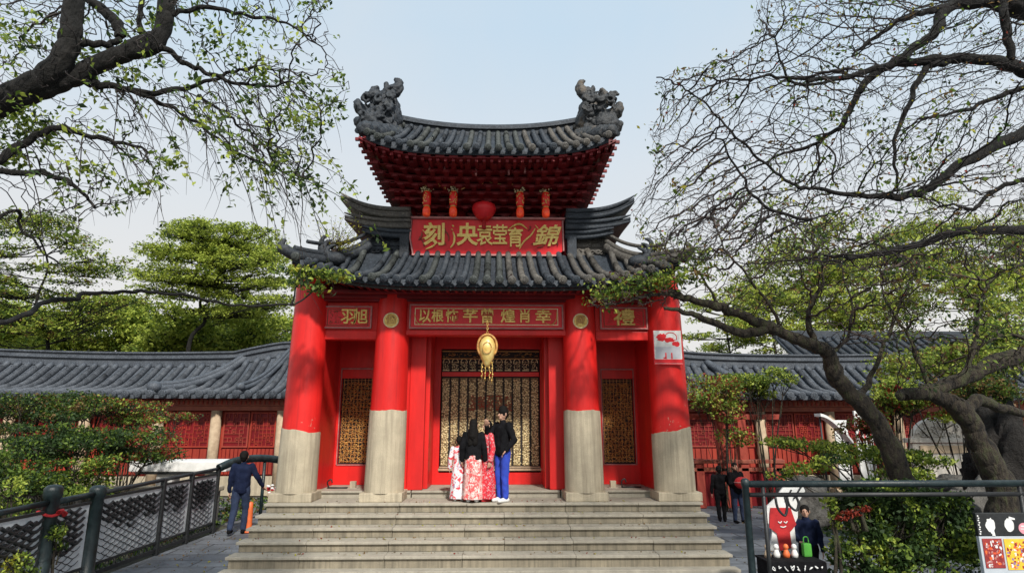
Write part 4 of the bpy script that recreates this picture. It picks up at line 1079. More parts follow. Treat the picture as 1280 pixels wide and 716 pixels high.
def infill(y0, y1, ztop, seed, amt):
    """white scale sheet behind pierced black scrollwork"""
    r_ = random.Random(seed)
    m = MB(); m.box(FX - .02, FX + .02, y0, y1, .05, .11, .004); m.box(FX - .02, FX + .02, y0, y1, .20, .235, .004); m.box(FX - .02, FX + .02, y0, y1, ztop - .12, ztop - .08, .004)
    n = max(3, int((y1 - y0) / .13))
    for k in range(n):
        y = lerp(y0, y1, (k + .5) / n); m.tube([(FX + .005, y + .05 * math.cos(a), .155 + .045 * math.sin(a)) for a in [2 * PI * q / 10 for q in range(11)]], .008, 4)
    m.build('bottom_scroll_rail', M['black'], fence)
    zz = .24; zt_ = ztop - .125; wv = [zz + (ztop - .34 - zz) * (amt + .10 * math.sin(k * 2.4 + seed) + .06 * math.sin(k * .9)) for k in range(17)]
    m = MB(); m.box(FX - .008, FX + .004, y0 + .02, y1 - .02, zz, zt_)
    m.build('white_sheet', M['scale'], fence)
    m = MB(); py, pz = .24, .10; rows = int((zt_ - .27) / (pz * .5))
    for j in range(rows):
        z = .25 + j * pz * .5; off = (j % 2) * py / 2; y = y0 + .02 + off
        while y + py < y1 - .01:
            kk = (y - y0) / (y1 - y0) * 16; solid = z > wv[int(min(16, kk))] + r_.uniform(-.05, .05); ww = .026 if solid else .0055
            m.tube([(FX + .012, y, z + pz * .5), (FX + .014, y + py * .28, z + pz * .12), (FX + .012, y + py * .5, z), (FX + .014, y + py * .72, z + pz * .12), (FX + .012, y + py, z + pz * .5)], ww, 4, cap=False)
            if solid and r_.random() < .4: m.blob((FX + .012, y + py * .5, z + pz * .3), .03, (.4, 1.3, .8), 6, 4)
            y += py
    m.build('scrollwork', M['black'], fence)
M['scale'] = pm('painted_scale_sheet', (.58, .62, .64), (.42, .46, .49), 4, .55, .2)
infill(-4.48, -3.12, 1.24, 1, .35); infill(-2.88, -2.14, 1.25, 2, .3); infill(-1.86, -.11, 1.29, 3, .66); infill(-.02, .97, 1.32, 4, .6); infill(1.07, 2.15, 1.34, 5, .55)
m = MB(); m.tube(smooth_path([(FX, 2.2, 1.36), (FX + .25, 2.6, 1.50), (FX + .65, 3.2, 1.52), (FX + 1.15, 4.0, 1.36), (FX + 1.5, 4.6, 1.20)], 6), .09, 10); m.tube([(FX + 1.5, 4.6, 0), (FX + 1.5, 4.6, 1.2)], .06, 8); m.tube([(FX + .65, 3.2, 0), (FX + .65, 3.2, 1.5)], .04, 8)
m.build('curved_handrail', M['teal'], fence)
rb_ = thing('red_ribbon', (FX + .14, -3.0, 1.05), 'bright red ribbon tied round a dark green fence post', 'ribbon')
m = MB(); m.tube([(FX + .135 * math.cos(a), -3.0 + .135 * math.sin(a), 1.12 + .03 * math.sin(2 * a)) for a in [2 * PI * k / 16 for k in range(17)]], .03, 6, flat=.4); m.build('band', M['redcloth'], rb_)
m = MB(); m.tube(smooth_path([(FX + .13, -3.03, 1.12), (FX + .19, -3.08, 1.16), (FX + .22, -3.0, 1.12), (FX + .16, -2.98, 1.08)], 4), .03, 6, flat=.4); m.build('bow', M['redcloth'], rb_)
# white slab stall roof behind the fence
t = thing('white_slab_stall', (-7.6, 3.4, 0), 'white flat slab canopy on a short white stand behind the left fence', 'stall')
m = MB(); m.box(-8.95, -6.55, 3.9, 4.9, 1.16, 1.42, .03); m.build('canopy', M['white'], t)
m = MB(); m.box(-8.3, -7.9, 4.0, 4.4, .0, 1.157, .02); m.build('stand', M['white'], t)
m = MB(); m.box(-8.8, -6.7, 3.93, 3.99, 1.10, 1.157, .008); m.build('edge_bar', M['black'], t)
m = MB(); m.tube([(-8.7, 3.894, 1.30), (-8.7, 3.88, 1.30)], .02, 8); m.build('bolt', M['black'], t)
# orange bollard
t = thing('orange_bollard', (-5.25, 2.28, 0), 'faded orange plastic bollard standing on the left walkway', 'bollard')
m = MB(); m.lathe((-5.25, 2.28, 0), [(.075, .04), (.07, .1), (.062, .5), (.055, .62), (.03, .64)], 14); m.build('post', M['orange'], t)
m = MB(); m.lathe((-5.25, 2.28, 0), [(.11, 0), (.11, .03), (.08, .045)], 14); m.build('base', M['orange'], t)
m = MB(); m.lathe((-5.25, 2.28, 0), [(.064, .18), (.0635, .21), (.062, .24)], 14); m.build('pale_band', M['trim'], t)

# ================================================================== RIGHT FENCE
rf_ = thing('pipe_fence', (5.4, -4.1, 0), 'black round pipe fence across the lower right in front of ivy', 'fence')
RYF = -4.1; zr = 1.58
m = MB(); m.tube([(3.33, RYF, zr), (7.6, RYF, zr)], .042, 14); m.build('top_rail', M['teal'], rf_)
m = MB(); m.tube([(3.40, RYF, zr - .13), (7.6, RYF, zr - .13)], .028, 10); m.build('lower_rail', M['black'], rf_)
m = MB(); m.lathe((3.36, RYF, 0), [(.055, 0), (.045, .05), (.042, zr - .03), (.052, zr - .02), (.052, zr + .045), (.025, zr + .07)], 16); m.build('post', M['teal'], rf_)
for x in (3.58, 6.9): m = MB(); m.tube([(x, RYF, 0), (x, RYF, zr - .02)], .026, 10); m.build('post', M['black'], rf_)
m = MB(); m.tube([(3.38, RYF, .25), (7.6, RYF, .25)], .025, 8); m.build('foot_rail', M['black'], rf_)
for x, hh in ((3.80, .22), (3.95, .16)):
    m = MB(); m.tube(smooth_path([(x - .07, RYF, 1.42), (x - .05, RYF, 1.42 - hh * .6), (x + .03, RYF, 1.42 - hh), (x + .07, RYF, 1.42 - hh * .5), (x + .05, RYF, 1.42)], 5), .016, 6); m.build('hanging_loop', M['black'], rf_)
# notice board
nb = thing('notice_board', (6.45, -4.3, 0), 'grey notice board with dark header and two bright posters at lower right', 'notice board')
bx0, bx1 = 6.12, 7.3; YB = -4.3
m = MB(); m.box(bx0, bx1, YB, YB + .05, .35, .98, .006); m.build('pale_panel', pm('pale_grey_board', (.52, .56, .60), (.42, .46, .5), 4, .6, .1), nb)
m = MB(); m.box(bx0 - .003, bx1, YB - .004, YB + .05, .985, 1.25, .006); m.build('dark_header', M['black'], nb)
m = MB()
blotch(m, 6.28, 1.11, wob(.055, .085, 5, 20, .22), YB - .0075); blotch(m, 6.305, 1.01, [(-.02, -.02), (.02, -.025), (.012, .03), (-.012, .03)], YB - .0085)
blotch(m, 6.52, 1.11, wob(.058, .08, 7, 20, .06), YB - .0075); blotch(m, 6.57, 1.19, [(-.05, -.012), (.03, -.02), (.03, .0), (-.04, .02)], YB - .009)
for k in range(9): blotch(m, 6.14 + .008 * (k % 2), 1.01 + .026 * k, wob(.010, .009, k), YB - .0075)
m.build('white_shape', M['white'], nb)
m = MB(); blotch(m, 6.70, 1.07, wob(.07, .065, 3, 20, .03), YB - .0075); r9 = m.build('round_label', pm('pink_label', (.75, .35, .40), (.66, .25, .3), 6, .6, 0), nb)
m = MB(); blotch(m, 6.70, 1.09, [(-.04, 0), (.04, -.008), (.04, .012), (-.04, .015)], YB - .0095); blotch(m, 6.70, 1.06, [(-.05, 0), (.045, -.006), (.045, .006), (-.05, .01)], YB - .0095); m.build('label_lines', M['white'], r9)
def poster(x0, x1, z0, z1, base, cols_, seed, name='poster'):
    m = MB(); m.box(x0, x1, YB - .008, YB - .002, z0, z1); p_ = m.build(name, base, nb); rnd = random.Random(seed)
    ms = MB()
    for k in range(90):
        x = rnd.uniform(x0 + .02, x1 - .02); z = rnd.uniform(z0 + .02, z1 - .02); ms.cur = rnd.randrange(len(cols_))
        pts = wob(rnd.uniform(.006, .02), rnd.uniform(.006, .022), k + seed * 100, 8, .4)
        pts = [(max(x0 + .003, min(x1 - .003, x + a)) - x, max(z0 + .003, min(z1 - .003, z + b)) - z) for a, b in pts]
        n = len(pts); y = YB - .0085 - .00004 * k
        ms.add([(x + a, y, z + b) for a, b in pts], [tuple(range(n))])
    ms.build('print', cols_, p_)
pyel = pm('poster_yellow', (.85, .58, .05), (.8, .42, .03), 14, .6, 0); porg = pm('poster_orange', (.8, .16, .03), (.65, .08, .03), 14, .6, 0); pmar = pm('poster_maroon', (.34, .035, .03), (.22, .02, .02), 14, .6, 0); pur = pm('poster_mauve', (.35, .25, .4), (.25, .15, .3), 14, .6, 0)
poster(6.15, 6.39, .62, .955, pmar, [M['white'], M['trim'], pmar, porg], 1, 'maroon_poster'); poster(6.42, 6.70, .60, .95, pyel, [porg, pur, M['white'], pmar, pyel], 2, 'yellow_poster')
for x in (6.16, 7.2): m = MB(); m.box(x, x + .05, YB + .052, YB + .1, 0, 1.2); m.build('leg', M['black'], nb)

# red apron sign, table and goods behind the fence
t = thing('apron_sign', (4.2, -3.2, 0), 'white arrow-topped standing sign carrying a red apron shape with a small pale face mark', 'sign')
YS = -3.2
def plate(mb, pts, y0, y1):
    n = len(pts); mb.add([(a, y0, b) for a, b in pts] + [(a, y1, b) for a, b in pts], [tuple(range(n)), tuple(reversed(range(n, 2 * n)))] + [(i, i + n, (i + 1) % n + n, (i + 1) % n) for i in range(n)])
m = MB(); plate(m, [(3.96, 1.02), (4.0, 1.20), (4.12, 1.30), (4.30, 1.50), (4.52, 1.52), (4.56, 1.40), (4.44, 1.24), (4.42, 1.05), (4.36, .95), (4.36, .62), (3.99, .62), (4.05, .9)], YS, YS + .03); m.build('white_plate', M['white'], t)
m = MB(); plate(m, [(4.04, 1.18), (4.32, 1.18), (4.38, .96), (4.28, .86), (4.29, .66), (4.12, .62), (4.10, .84), (4.0, .92), (4.02, 1.1)], YS - .02, YS - .004); ap = m.build('red_apron', M['redcloth'], t)
m = MB()
for x in (4.15, 4.23): m.tube(smooth_path([(x - .025, YS - .024, 1.0), (x, YS - .026, .98), (x + .025, YS - .024, 1.005)], 4), .008, 5)
m.tube(smooth_path([(4.15, YS - .024, .935), (4.19, YS - .026, .925), (4.23, YS - .024, .94)], 4), .008, 5); m.build('face_mark', M['white'], ap)
m = MB(); m.obox((4.26, YS - .01, 1.28), (4.36, YS - .01, 1.42), .04, .012); m.obox((4.38, YS - .01, 1.30), (4.5, YS - .01, 1.46), .05, .012); m.build('dark_stripe', M['black'], t)
m = MB(); m.box(4.1, 4.3, YS + .03, YS + .25, 0, .04); m.box(4.17, 4.23, YS + .035, YS + .075, 0, 1.0); m.build('stand', M['black'], t)
t = thing('display_table', (4.05, -3.7, 0), 'low table under a black cloth scrawled with white writing', 'table')
m = MB(); P = [[Vector((lerp(3.68, 4.42, i / 20), -3.86 - .02 * math.sin(i * 1.6) * (1 - j / 3), lerp(0, .60, j / 3))) for j in range(4)] for i in range(21)]; m.grid(P); m.box(3.68, 4.42, -3.85, -3.4, .585, .61, .01); m.box(3.70, 4.40, -3.80, -3.42, .0, .58); tc_ = m.build('table_cloth', M['blackcloth'], t)
m = MB(); rnd = random.Random(12)
for r_ in range(4):
    for k in range(9):
        x = 3.73 + k * .078; z = .54 - r_ * .12; q = [(x + rnd.uniform(-.025, .025), -3.888, z + rnd.uniform(-.035, .035)) for _ in range(4)]; m.tube(smooth_path(q, 3), .0065, 4)
m.build('white_writing', M['white'], t)
for k, (x, mt, lab) in enumerate(((3.78, 'cream', 'small cream trinket figure leftmost on the black cloth table'), (3.90, 'white', 'small white trinket on the black cloth table'), (4.03, 'orange', 'small orange trinket on the black cloth table'), (4.14, 'white', 'white bottle rightmost on the black cloth table'))):
    t = thing('table_trinket', (x, -3.6, .611), lab, 'trinket', 'trinkets on the black cloth table')
    m = MB(); m.lathe((x, -3.6, .611), [(.04, 0), (.045, .04), (.03, .08), (.02, .10)], 12); m.build('base', M[mt], t)
    m = MB(); m.blob((x, -3.6, .611 + .13), .035, (1, 1, 1.1), 10, 6); m.build('top', M[mt], t)
t = thing('green_bag', (4.33, -3.55, .611), 'lime green shopping bag standing on the black cloth table', 'bag')
m = MB(); m.box(4.27, 4.38, -3.6, -3.52, .612, .78, .02); m.build('bag_body', M['greencloth'], t)
m = MB(); m.tube(smooth_path([(4.29, -3.56, .78), (4.30, -3.56, .85), (4.35, -3.56, .85), (4.36, -3.56, .78)], 4), .008, 5); m.build('handle', M['greencloth'], t)

# red railing pavilion by the right hall
t = thing('red_railing', (6.9, 6, 0), 'red timber railing with stout posts beyond the right end of the steps', 'railing')
for x in (6.05, 6.75, 7.35, 8.35):
    m = MB(); m.box(x - .12, x + .12, 5.9, 6.14, 0, 2.5 if x in (6.75, 7.35) else 1.35, .02); m.build('post', M['redwood'], t)
m = MB(); m.box(5.6, 8.5, 5.86, 6.18, 1.22, 1.32, .01); m.build('top_rail', M['fascia'], t)
m = MB(); m.box(5.6, 8.5, 5.9, 6.14, 1.0, 1.10, .01); m.build('middle_rail', M['fascia'], t)
m = MB(); m.box(5.6, 8.5, 5.9, 6.14, 2.45, 2.6, .01); m.build('lintel', M['redwood'], t)
m = MB(); m.box(5.6, 8.5, 5.98, 6.04, .05, .98); m.build('lower_panel', M['darkred'], t)
# red and white flower tubs left walkway
for k, (x, y) in enumerate(((-5.05, 4.9), (-5.75, 5.6))):
    t = thing('flower_tub', (x, y, 0), ['tub of red flowers nearest the outer left column', 'tub of red and white flowers behind the walking man'][k], 'flower tub', 'flower tubs on the left walkway')
    m = MB(); m.lathe((x, y, 0), [(.20, 0), (.27, .3), (.30, .38), (.28, .4)], 16); m.build('tub', M['white'] if k == 0 else M['brownred'], t)
    m = MB(); rnd = random.Random(k)
    for q in range(70):
        a = rnd.uniform(0, 2 * PI); r_ = rnd.uniform(0, .34); m.cur = rnd.choice((0, 0, 1)); m.blob((x + r_ * math.cos(a), y + r_ * math.sin(a), .45 + rnd.uniform(0, .38) * (1 - r_)), .05, (1, 1, .6), 6, 4)
    m.build('flowers', [M['redcloth'], M['white']], t)
# ================================================================== PEOPLE
def person(loc, h, face, label, top=None, trousers=None, shoes='white', hair='hair', dress=None, long_hair=False, pose='stand', arms=((-.22, .05, 'down'), (.22, .05, 'down')), hat=False, name='person', group=None, seed=1, turn=0, sleeve_len=1):
    """one continuous body; clothing, hair and shoes as children. Local: facing -Y."""
    s = h / 1.75; t = None
    rot = Matrix.Rotation(face, 4, 'Z')
    L = Vector(loc)
    def W(x, y, z): v = rot @ Vector((x * s, y * s, z * s)); return L + v
    def C(mb, a, b, r0, r1, n=12): mb.cap(W(*a), W(*b), r0 * s, r1 * s, n)
    st = .0 if pose == 'stand' else 1
    # joints
    hipL, hipR = (-.095, 0, .93), (.095, 0, .93)
    if pose == 'walk': kL, aL, kR, aR = (-.10, -.10, .50), (-.10, -.06, .09), (.10, .05, .50), (.10, .26, .13)
    elif pose == 'apart': kL, aL, kR, aR = (-.11, -.02, .49), (-.12, .0, .09), (.12, -.03, .49), (.14, -.02, .09)
    else: kL, aL, kR, aR = (-.09, -.02, .49), (-.09, .0, .09), (.09, -.01, .49), (.09, .0, .09)
    sh = {-1: (-.185, 0, 1.43), 1: (.185, 0, 1.43)}
    AR = {}
    for sd, md in zip((-1, 1), arms):
        x = sd
        if md == 'down': el, wr = (sd * .25, .02, 1.14), (sd * .26, -.05, .88)
        elif md == 'fwd': el, wr = (sd * .24, -.06, 1.15), (sd * .16, -.32, 1.10)
        elif md == 'up': el, wr = (sd * .26, -.16, 1.20), (sd * .12, -.30, 1.42)
        elif md == 'out': el, wr = (sd * .33, -.02, 1.17), (sd * .42, -.16, .98)
        elif md == 'pocket': el, wr = (sd * .30, .05, 1.16), (sd * .20, -.08, .96)
        AR[sd] = (el, wr)
    b = MB()
    for hp, k, a in ((hipL, kL, aL), (hipR, kR, aR)):
        C(b, hp, k, .082, .055); C(b, k, a, .055, .036); C(b, (a[0], a[1] + .03, a[2] - .05), (a[0], a[1] - .13, a[2] - .055), .035, .028)
    C(b, (-.065, 0, .95), (.065, 0, .95), .10, .10); C(b, (-.045, 0, .98), (-.06, 0, 1.32), .09, .095); C(b, (.045, 0, .98), (.06, 0, 1.32), .09, .095); C(b, (-.12, 0, 1.39), (.12, 0, 1.39), .068, .068)
    C(b, (0, .01, 1.42), (0, .0, 1.55), .055, .05)
    ct, stn = math.cos(turn), math.sin(turn)
    def Hd(x, y, z): return (x * ct - y * stn, x * stn + y * ct, z)
    C(b, Hd(0, .015, 1.66), Hd(0, .0, 1.62), .088, .08, 16); C(b, Hd(0, -.03, 1.60), Hd(0, -.045, 1.575), .055, .045)
    C(b, Hd(0, -.082, 1.65), Hd(0, -.105, 1.62), .012, .017, 8)          # nose
    for sd in (-1, 1):
        C(b, Hd(sd * .086, .01, 1.66), Hd(sd * .088, .012, 1.62), .016, .013, 8)   # ears
        el, wr = AR[sd]; C(b, sh[sd], el, .052, .042); C(b, el, wr, .04, .027)
        e = Vector(el); w_ = Vector(wr); d = (w_ - e).normalized(); side = d.cross(Vector((0, 0, 1)));
        if side.length < .2: side = Vector((0, 1, 0))
        side = Vector((0, -1, 0)) - d * d.dot(Vector((0, -1, 0))) if abs(d.z) > .8 else side
        side.normalize(); nrm = d.cross(side); p0 = w_ + d * .03; p1 = w_ + d * .08
        for q in (-.028, .0, .028): C(b, tuple(p0 + side * q * .6), tuple(p1 + side * q), .015, .014, 8)
        for q, ln in zip((-.034, -.012, .012, .033), (.052, .068, .072, .058)):
            f0 = p1 + side * q; f1 = f0 + d * ln * .55 + nrm * .006 * sd; f2 = f1 + d * ln * .42 + nrm * .018 * sd
            C(b, tuple(f0), tuple(f1), .0095, .009, 6); C(b, tuple(f1), tuple(f2), .009, .008, 6)
        t0 = w_ + d * .035 - side * .02; t1 = t0 - side * .035 + d * .025; t2 = t1 + d * .03; C(b, tuple(t0), tuple(t1), .012, .011, 6); C(b, tuple(t1), tuple(t2), .0105, .009, 6)
    root = b.build(name, M['skin'], None, remesh=.0085 * max(.8, s))
    tag(root, label, 'person', group)
    # eyes, brows and mouth
    f = MB()
    for sd in (-1, 1): f.blob(W(*Hd(sd * .031, -.081, 1.655)), .010 * s, (1.4, .6, .7), 8, 5)
    f.blob(W(*Hd(0, -.093, 1.585)), .012 * s, (1.8, .6, .4), 8, 5)
    f.build('face_features', M['hair'], root)
    if trousers:
        g = MB()
        for hp, k, a in ((hipL, kL, aL), (hipR, kR, aR)): C(g, hp, k, .105, .078); C(g, k, (a[0], a[1] + .005, a[2] + .01), .078, .062)
        C(g, (-.075, 0, .96), (.075, 0, .96), .118, .118)
        o = g.build('trousers', M[trousers], root, remesh=.014 * s)
        me = o.data
        for v in me.vertices:
            p_ = v.co; v.co = p_ + Vector((noise.noise(p_ * 11 + Vector((seed, 0, 0))), noise.noise(p_ * 11 + Vector((0, seed, 0))), 0)) * .010
    if top:
        g = MB(); C(g, (-.06, 0, .93), (.06, 0, .93), .125, .125); C(g, (-.055, 0, .95), (-.07, 0, 1.34), .125, .115); C(g, (.055, 0, .95), (.07, 0, 1.34), .125, .115); C(g, (0, 0, .95), (0, 0, 1.36), .13, .12); C(g, (-.13, .0, 1.40), (.13, 0, 1.40), .082, .082); C(g, (0, .01, 1.44), (0, 0, 1.50), .075, .068)
        for sd in (-1, 1):
            el, wr = AR[sd]; C(g, sh[sd], el, .075, .062); w2 = Vector(el).lerp(Vector(wr), .95 * sleeve_len); C(g, el, tuple(w2), .06, .045)
        o = g.build('jacket', M[top], root, remesh=.014 * s)
        for v in o.data.vertices:
            p_ = v.co; v.co = p_ + Vector((noise.noise(p_ * 9 + Vector((seed, 0, 0))), noise.noise(p_ * 9 + Vector((0, seed, 2))), noise.noise(p_ * 14) * .5)) * .014
    if dress:
        mat_d, top_d = dress; g = MB(); N = 40; prof = [(.02, 1.50), (.07, 1.49), (.17, 1.44), (.205, 1.36), (.185, 1.22), (.165, 1.10), (.175, .98), (.19, .80), (.205, .55), (.22, .30), (.235, .12), (.23, .07)]
        if top: prof = [(.02, 1.02), (.11, 1.02)] + prof[6:]
        rings = []
        for q, (r, z) in enumerate(prof):
            fold = max(0, (1.05 - z)) * .075; rings.append([W(r * (1 + fold * math.sin(7 * th + seed) + fold * .6 * math.sin(13 * th + 2 * seed)) * math.cos(th), r * (.74 + .12 * max(0, 1 - z)) * (1 + fold * math.sin(7 * th + seed)) * math.sin(th), z) for th in [2 * PI * j / N for j in range(N)]])
        g.add([p_ for r in rings for p_ in r], [(i * N + j, (i + 1) * N + j, (i + 1) * N + (j + 1) % N, i * N + (j + 1) % N) for i in range(len(rings) - 1) for j in range(N)], True)
        g.build('dress', M[mat_d], root)
        g = MB()
        for sd in (-1, 1):
            el, wr = AR[sd]; C(g, sh[sd], el, .068, .066); C(g, el, tuple(Vector(el).lerp(Vector(wr), .9)), .064, .066)
        g.build('sleeves', M[top_d], root, remesh=.016 * s)
    # shoes
    for (a, nm) in ((aL, 'shoe'), (aR, 'shoe')):
        g = MB(); lift = a[2] - .09; C(g, (a[0], a[1] + .045, .045 + lift), (a[0], a[1] - .06, .042 + lift), .046, .045); C(g, (a[0], a[1] - .06, .04 + lift), (a[0], a[1] - .15, .036 + lift), .044, .036); C(g, (a[0], a[1] + .03, .05 + lift), (a[0], a[1] + .01, .10 + lift), .046, .045)
        g.build(nm, M[shoes], root, remesh=.012 * s)
    g = MB(); C(g, Hd(0, .03, 1.685), Hd(0, .02, 1.65), .096, .094, 16); C(g, Hd(0, .05, 1.64), Hd(0, .045, 1.60), .085, .07)
    if hat: C(g, Hd(0, .015, 1.70), Hd(0, .012, 1.73), .102, .092)
    if long_hair:
        C(g, Hd(0, .05, 1.62), Hd(0, .085, 1.40), .095, .10); C(g, Hd(-.05, .06, 1.50), Hd(-.05, .09, 1.26), .075, .07); C(g, Hd(.05, .06, 1.50), Hd(.05, .09, 1.24), .075, .065)
    o = g.build('knit_cap' if hat else 'hair', M[hair], root, remesh=.012 * s)
    for v in o.data.vertices: v.co = v.co + Vector((1, 1, 1)) * noise.noise(v.co * 30) * .006
    return root
G4 = 'people standing on the top step'
zt = ZP + .004
def pxX(q, Y): return at(q, 620, Y).x
person((pxX(573, .3), .3, zt), 1.20, PI + .1, 'smallest person on the steps, dark hair and white dress with red flowers', dress=('silk_white', 'silk_white'), shoes='white', group=G4, seed=1, arms=('down', 'down'))
person((pxX(591, .1), .10, zt), 1.52, PI - .15, 'long black haired person seen from behind, black top over a pink flowered skirt', top='blackcloth', dress=('silk_pink', 'blackcloth'), shoes='white', long_hair=True, group=G4, seed=2, arms=('down', 'down'))
person((pxX(608, .2), .22, zt), 1.50, -PI / 2 + .5, 'person in a long red patterned dress raising a hand to the face', dress=('silk_red', 'silk_red'), shoes='redcloth', group=G4, seed=3, arms=('up', 'down'))
person((pxX(628, .1), .12, zt), 1.74, -.9, 'tall person in black jacket, bright blue trousers and white shoes with a black knit cap', top='blackcloth', trousers='bluecloth', shoes='white', hat=True, group=G4, seed=4, arms=('up', 'pocket'))
person((-5.42, 2.12, 0), 1.72, PI + .12, 'person in navy jacket and jeans walking away along the left fence', top='navy', trousers='jeans', shoes='blackcloth', seed=5, pose='walk', arms=('out', 'down'))
person((5.72, 3.5, 0), 1.30, PI - .2, 'smaller person in black clothes walking right of the steps', top='blackcloth', trousers='blackcloth', shoes='blackcloth', seed=6, pose='walk', group='people beyond the right end of the steps', arms=('out', 'down'))
person((6.08, 3.35, 0), 1.38, .2, 'person in black with dark jeans, chest hugging a red bundle', top='blackcloth', trousers='jeans', shoes='blackcloth', seed=7, pose='apart', group='people beyond the right end of the steps', arms=('fwd', 'fwd'))
t = thing('red_bundle', (6.1, 3.05, .82), 'bright red bundle hugged by the person right of the steps', 'bundle')
m = MB(); m.blob((6.08, 3.02, .95), .14, (1.2, .7, 1), 14, 9); m.build('bundle', M['redcloth'], t)
m = MB(); m.tube([(6.08 + .17 * math.cos(a), 3.02 + .10 * math.sin(a), .96) for a in [2 * PI * k / 16 for k in range(17)]], .012, 5); m.build('strap', M['trim'], t)
person((4.60, -3.05, 0), 1.18, -.4, 'dark haired person in a navy top beside the green bag behind the fence', top='navy', trousers='blackcloth', shoes='blackcloth', seed=8, arms=('fwd', 'down'))
p_ = person((-7.05, -3.55, 0), 1.28, .6, 'child in a red jacket behind the fence at the lower left edge', top='redcloth', trousers='blackcloth', shoes='blackcloth', seed=9, arms=('down', 'down'))
# ================================================================== VEGETATION
from mathutils.kdtree import KDTree
def leaf_mesh(name, C, size, mats, probs, parent, rnd, aspect=.55, flat=.5, kind=None, curl=.25, jit=.35):
    """many small folded leaves at points C"""
    C = np.asarray(C, dtype=float); n = len(C)
    if n == 0: return None
    g = np.random.default_rng(rnd)
    nrm = g.normal(size=(n, 3)); nrm[:, 2] = nrm[:, 2] * (1 - flat) + flat * 1.6 * np.sign(g.random(n) - .12)
    nrm /= np.linalg.norm(nrm, axis=1)[:, None]
    d = g.normal(size=(n, 3)); d -= nrm * (d * nrm).sum(1)[:, None]; d /= np.linalg.norm(d, axis=1)[:, None]
    e = np.cross(nrm, d); s = size * (1 + jit * (g.random(n) * 2 - 1))[:, None]
    off = wloc(parent) if parent else Vector((0, 0, 0)); C = C - np.array(off)
    V = np.empty((n, 4, 3)); V[:, 0] = C - d * s; V[:, 1] = C + e * s * aspect + nrm * s * curl * .6; V[:, 2] = C + d * s - nrm * s * curl; V[:, 3] = C - e * s * aspect + nrm * s * curl * .6
    F = np.arange(4 * n).reshape(n, 4)
    me = bpy.data.meshes.new(name); me.vertices.add(4 * n); me.vertices.foreach_set('co', V.ravel())
    me.loops.add(4 * n); me.loops.foreach_set('vertex_index', F.ravel()); me.polygons.add(n)
    me.polygons.foreach_set('loop_start', np.arange(0, 4 * n, 4)); me.polygons.foreach_set('loop_total', np.full(n, 4))
    for m_ in mats: me.materials.append(m_)
    # clumps share a tone: choose the material by a coarse noise plus jitter
    cl = np.array([noise.noise(Vector(c) * (1.1 / max(.35, size * 8))) for c in C]) * .9 + g.random(n) * .7 - .35 + .5
    cum = np.cumsum(probs) / sum(probs); mi = np.searchsorted(cum, np.clip(cl, 0, .9999)); me.polygons.foreach_set('material_index', mi.astype(np.int32))
    me.update(calc_edges=True); me.validate()
    o = bpy.data.objects.new(name, me); col.objects.link(o)
    if parent: o.parent = parent
    return o
def colonize(limbs, attr, step=.12, di=.9, dk=.16, iters=80, seed=1, gravity=0.0, wig=.25):
    """space colonisation from given limbs [(points, r0, r1)]; returns nodes, parents"""
    rnd = np.random.default_rng(seed); N = []; par = []; fixed = []
    for pts, _, _ in limbs:
        prev = -1
        for p in pts: N.append(Vector(p)); par.append(prev); fixed.append(True); prev = len(N) - 1
    A = [Vector(a) for a in attr]
    for it in range(iters):
        if not A: break
        kd = KDTree(len(N))
        for i, p in enumerate(N): kd.insert(p, i)
        kd.balance(); inf = {}; keep = []
        for a in A:
            co, i, dist = kd.find(a)
            if dist < dk: continue
            keep.append(a)
            if dist < di: inf.setdefault(i, Vector((0, 0, 0))); inf[i] += (a - co).normalized()
        A = keep; add = 0
        for i, v in inf.items():
            if v.length < 1e-3: continue
            d = v.normalized() + Vector(rnd.normal(size=3) * wig) + Vector((0, 0, gravity)); d.normalize()
            q = N[i] + d * step
            N.append(q); par.append(i); fixed.append(False); add += 1
        if add == 0: break
        di = di * 1.0
    return N, par, fixed
def twigs_from(mb, N, par, fixed, rmin, power=.45, rmax=.05, n=3):
    kids = {}
    for i, p in enumerate(par):
        if p >= 0: kids.setdefault(p, []).append(i)
    cnt = [0] * len(N)
    for i in range(len(N) - 1, -1, -1):
        if cnt[i] == 0: cnt[i] = 1
        if par[i] >= 0 and not fixed[i]: cnt[par[i]] += cnt[i]
    rad = lambda i: min(rmax, rmin * cnt[i] ** power)
    tips = []
    starts = [i for i in range(len(N)) if not fixed[i] and (fixed[par[i]] or len([k for k in kids[par[i]] if not fixed[k]]) > 1)]
    for s_ in starts:
        # only start a chain if this is not the continuing child
        p = par[s_]
        if not fixed[p]:
            ks = [k for k in kids[p] if not fixed[k]]
            if s_ == max(ks, key=lambda k: cnt[k]): continue
        ch = [p, s_]; c = s_
        while True:
            ks = [k for k in kids.get(c, []) if not fixed[k]]
            if not ks: break
            c = max(ks, key=lambda k: cnt[k]); ch.append(c)
        tips.append(ch[-1])
        rr = [rad(i) for i in ch]; rr[0] = rr[1]; rr[-1] *= .4
        mb.tube([N[i] for i in ch], rr, 5 if rr[0] > .018 else n, cap=False)
    return tips, cnt
def inpoly(x, y, P):
    c = False; j = len(P) - 1
    for i in range(len(P)):
        if (P[i][1] > y) != (P[j][1] > y) and x < (P[j][0] - P[i][0]) * (y - P[i][1]) / (P[j][1] - P[i][1]) + P[i][0]: c = not c
        j = i
    return c
def sample_region(poly, Y0, Y1, n, seed, dens=None):
    r_ = random.Random(seed); xs = [p[0] for p in poly]; ys = [p[1] for p in poly]; out = []
    while len(out) < n:
        x = r_.uniform(min(xs), max(xs)); y = r_.uniform(min(ys), max(ys))
        if not inpoly(x, y, poly): continue
        if dens and r_.random() > dens(x, y): continue
        out.append(at(x, y, r_.uniform(Y0, Y1)))
    return out
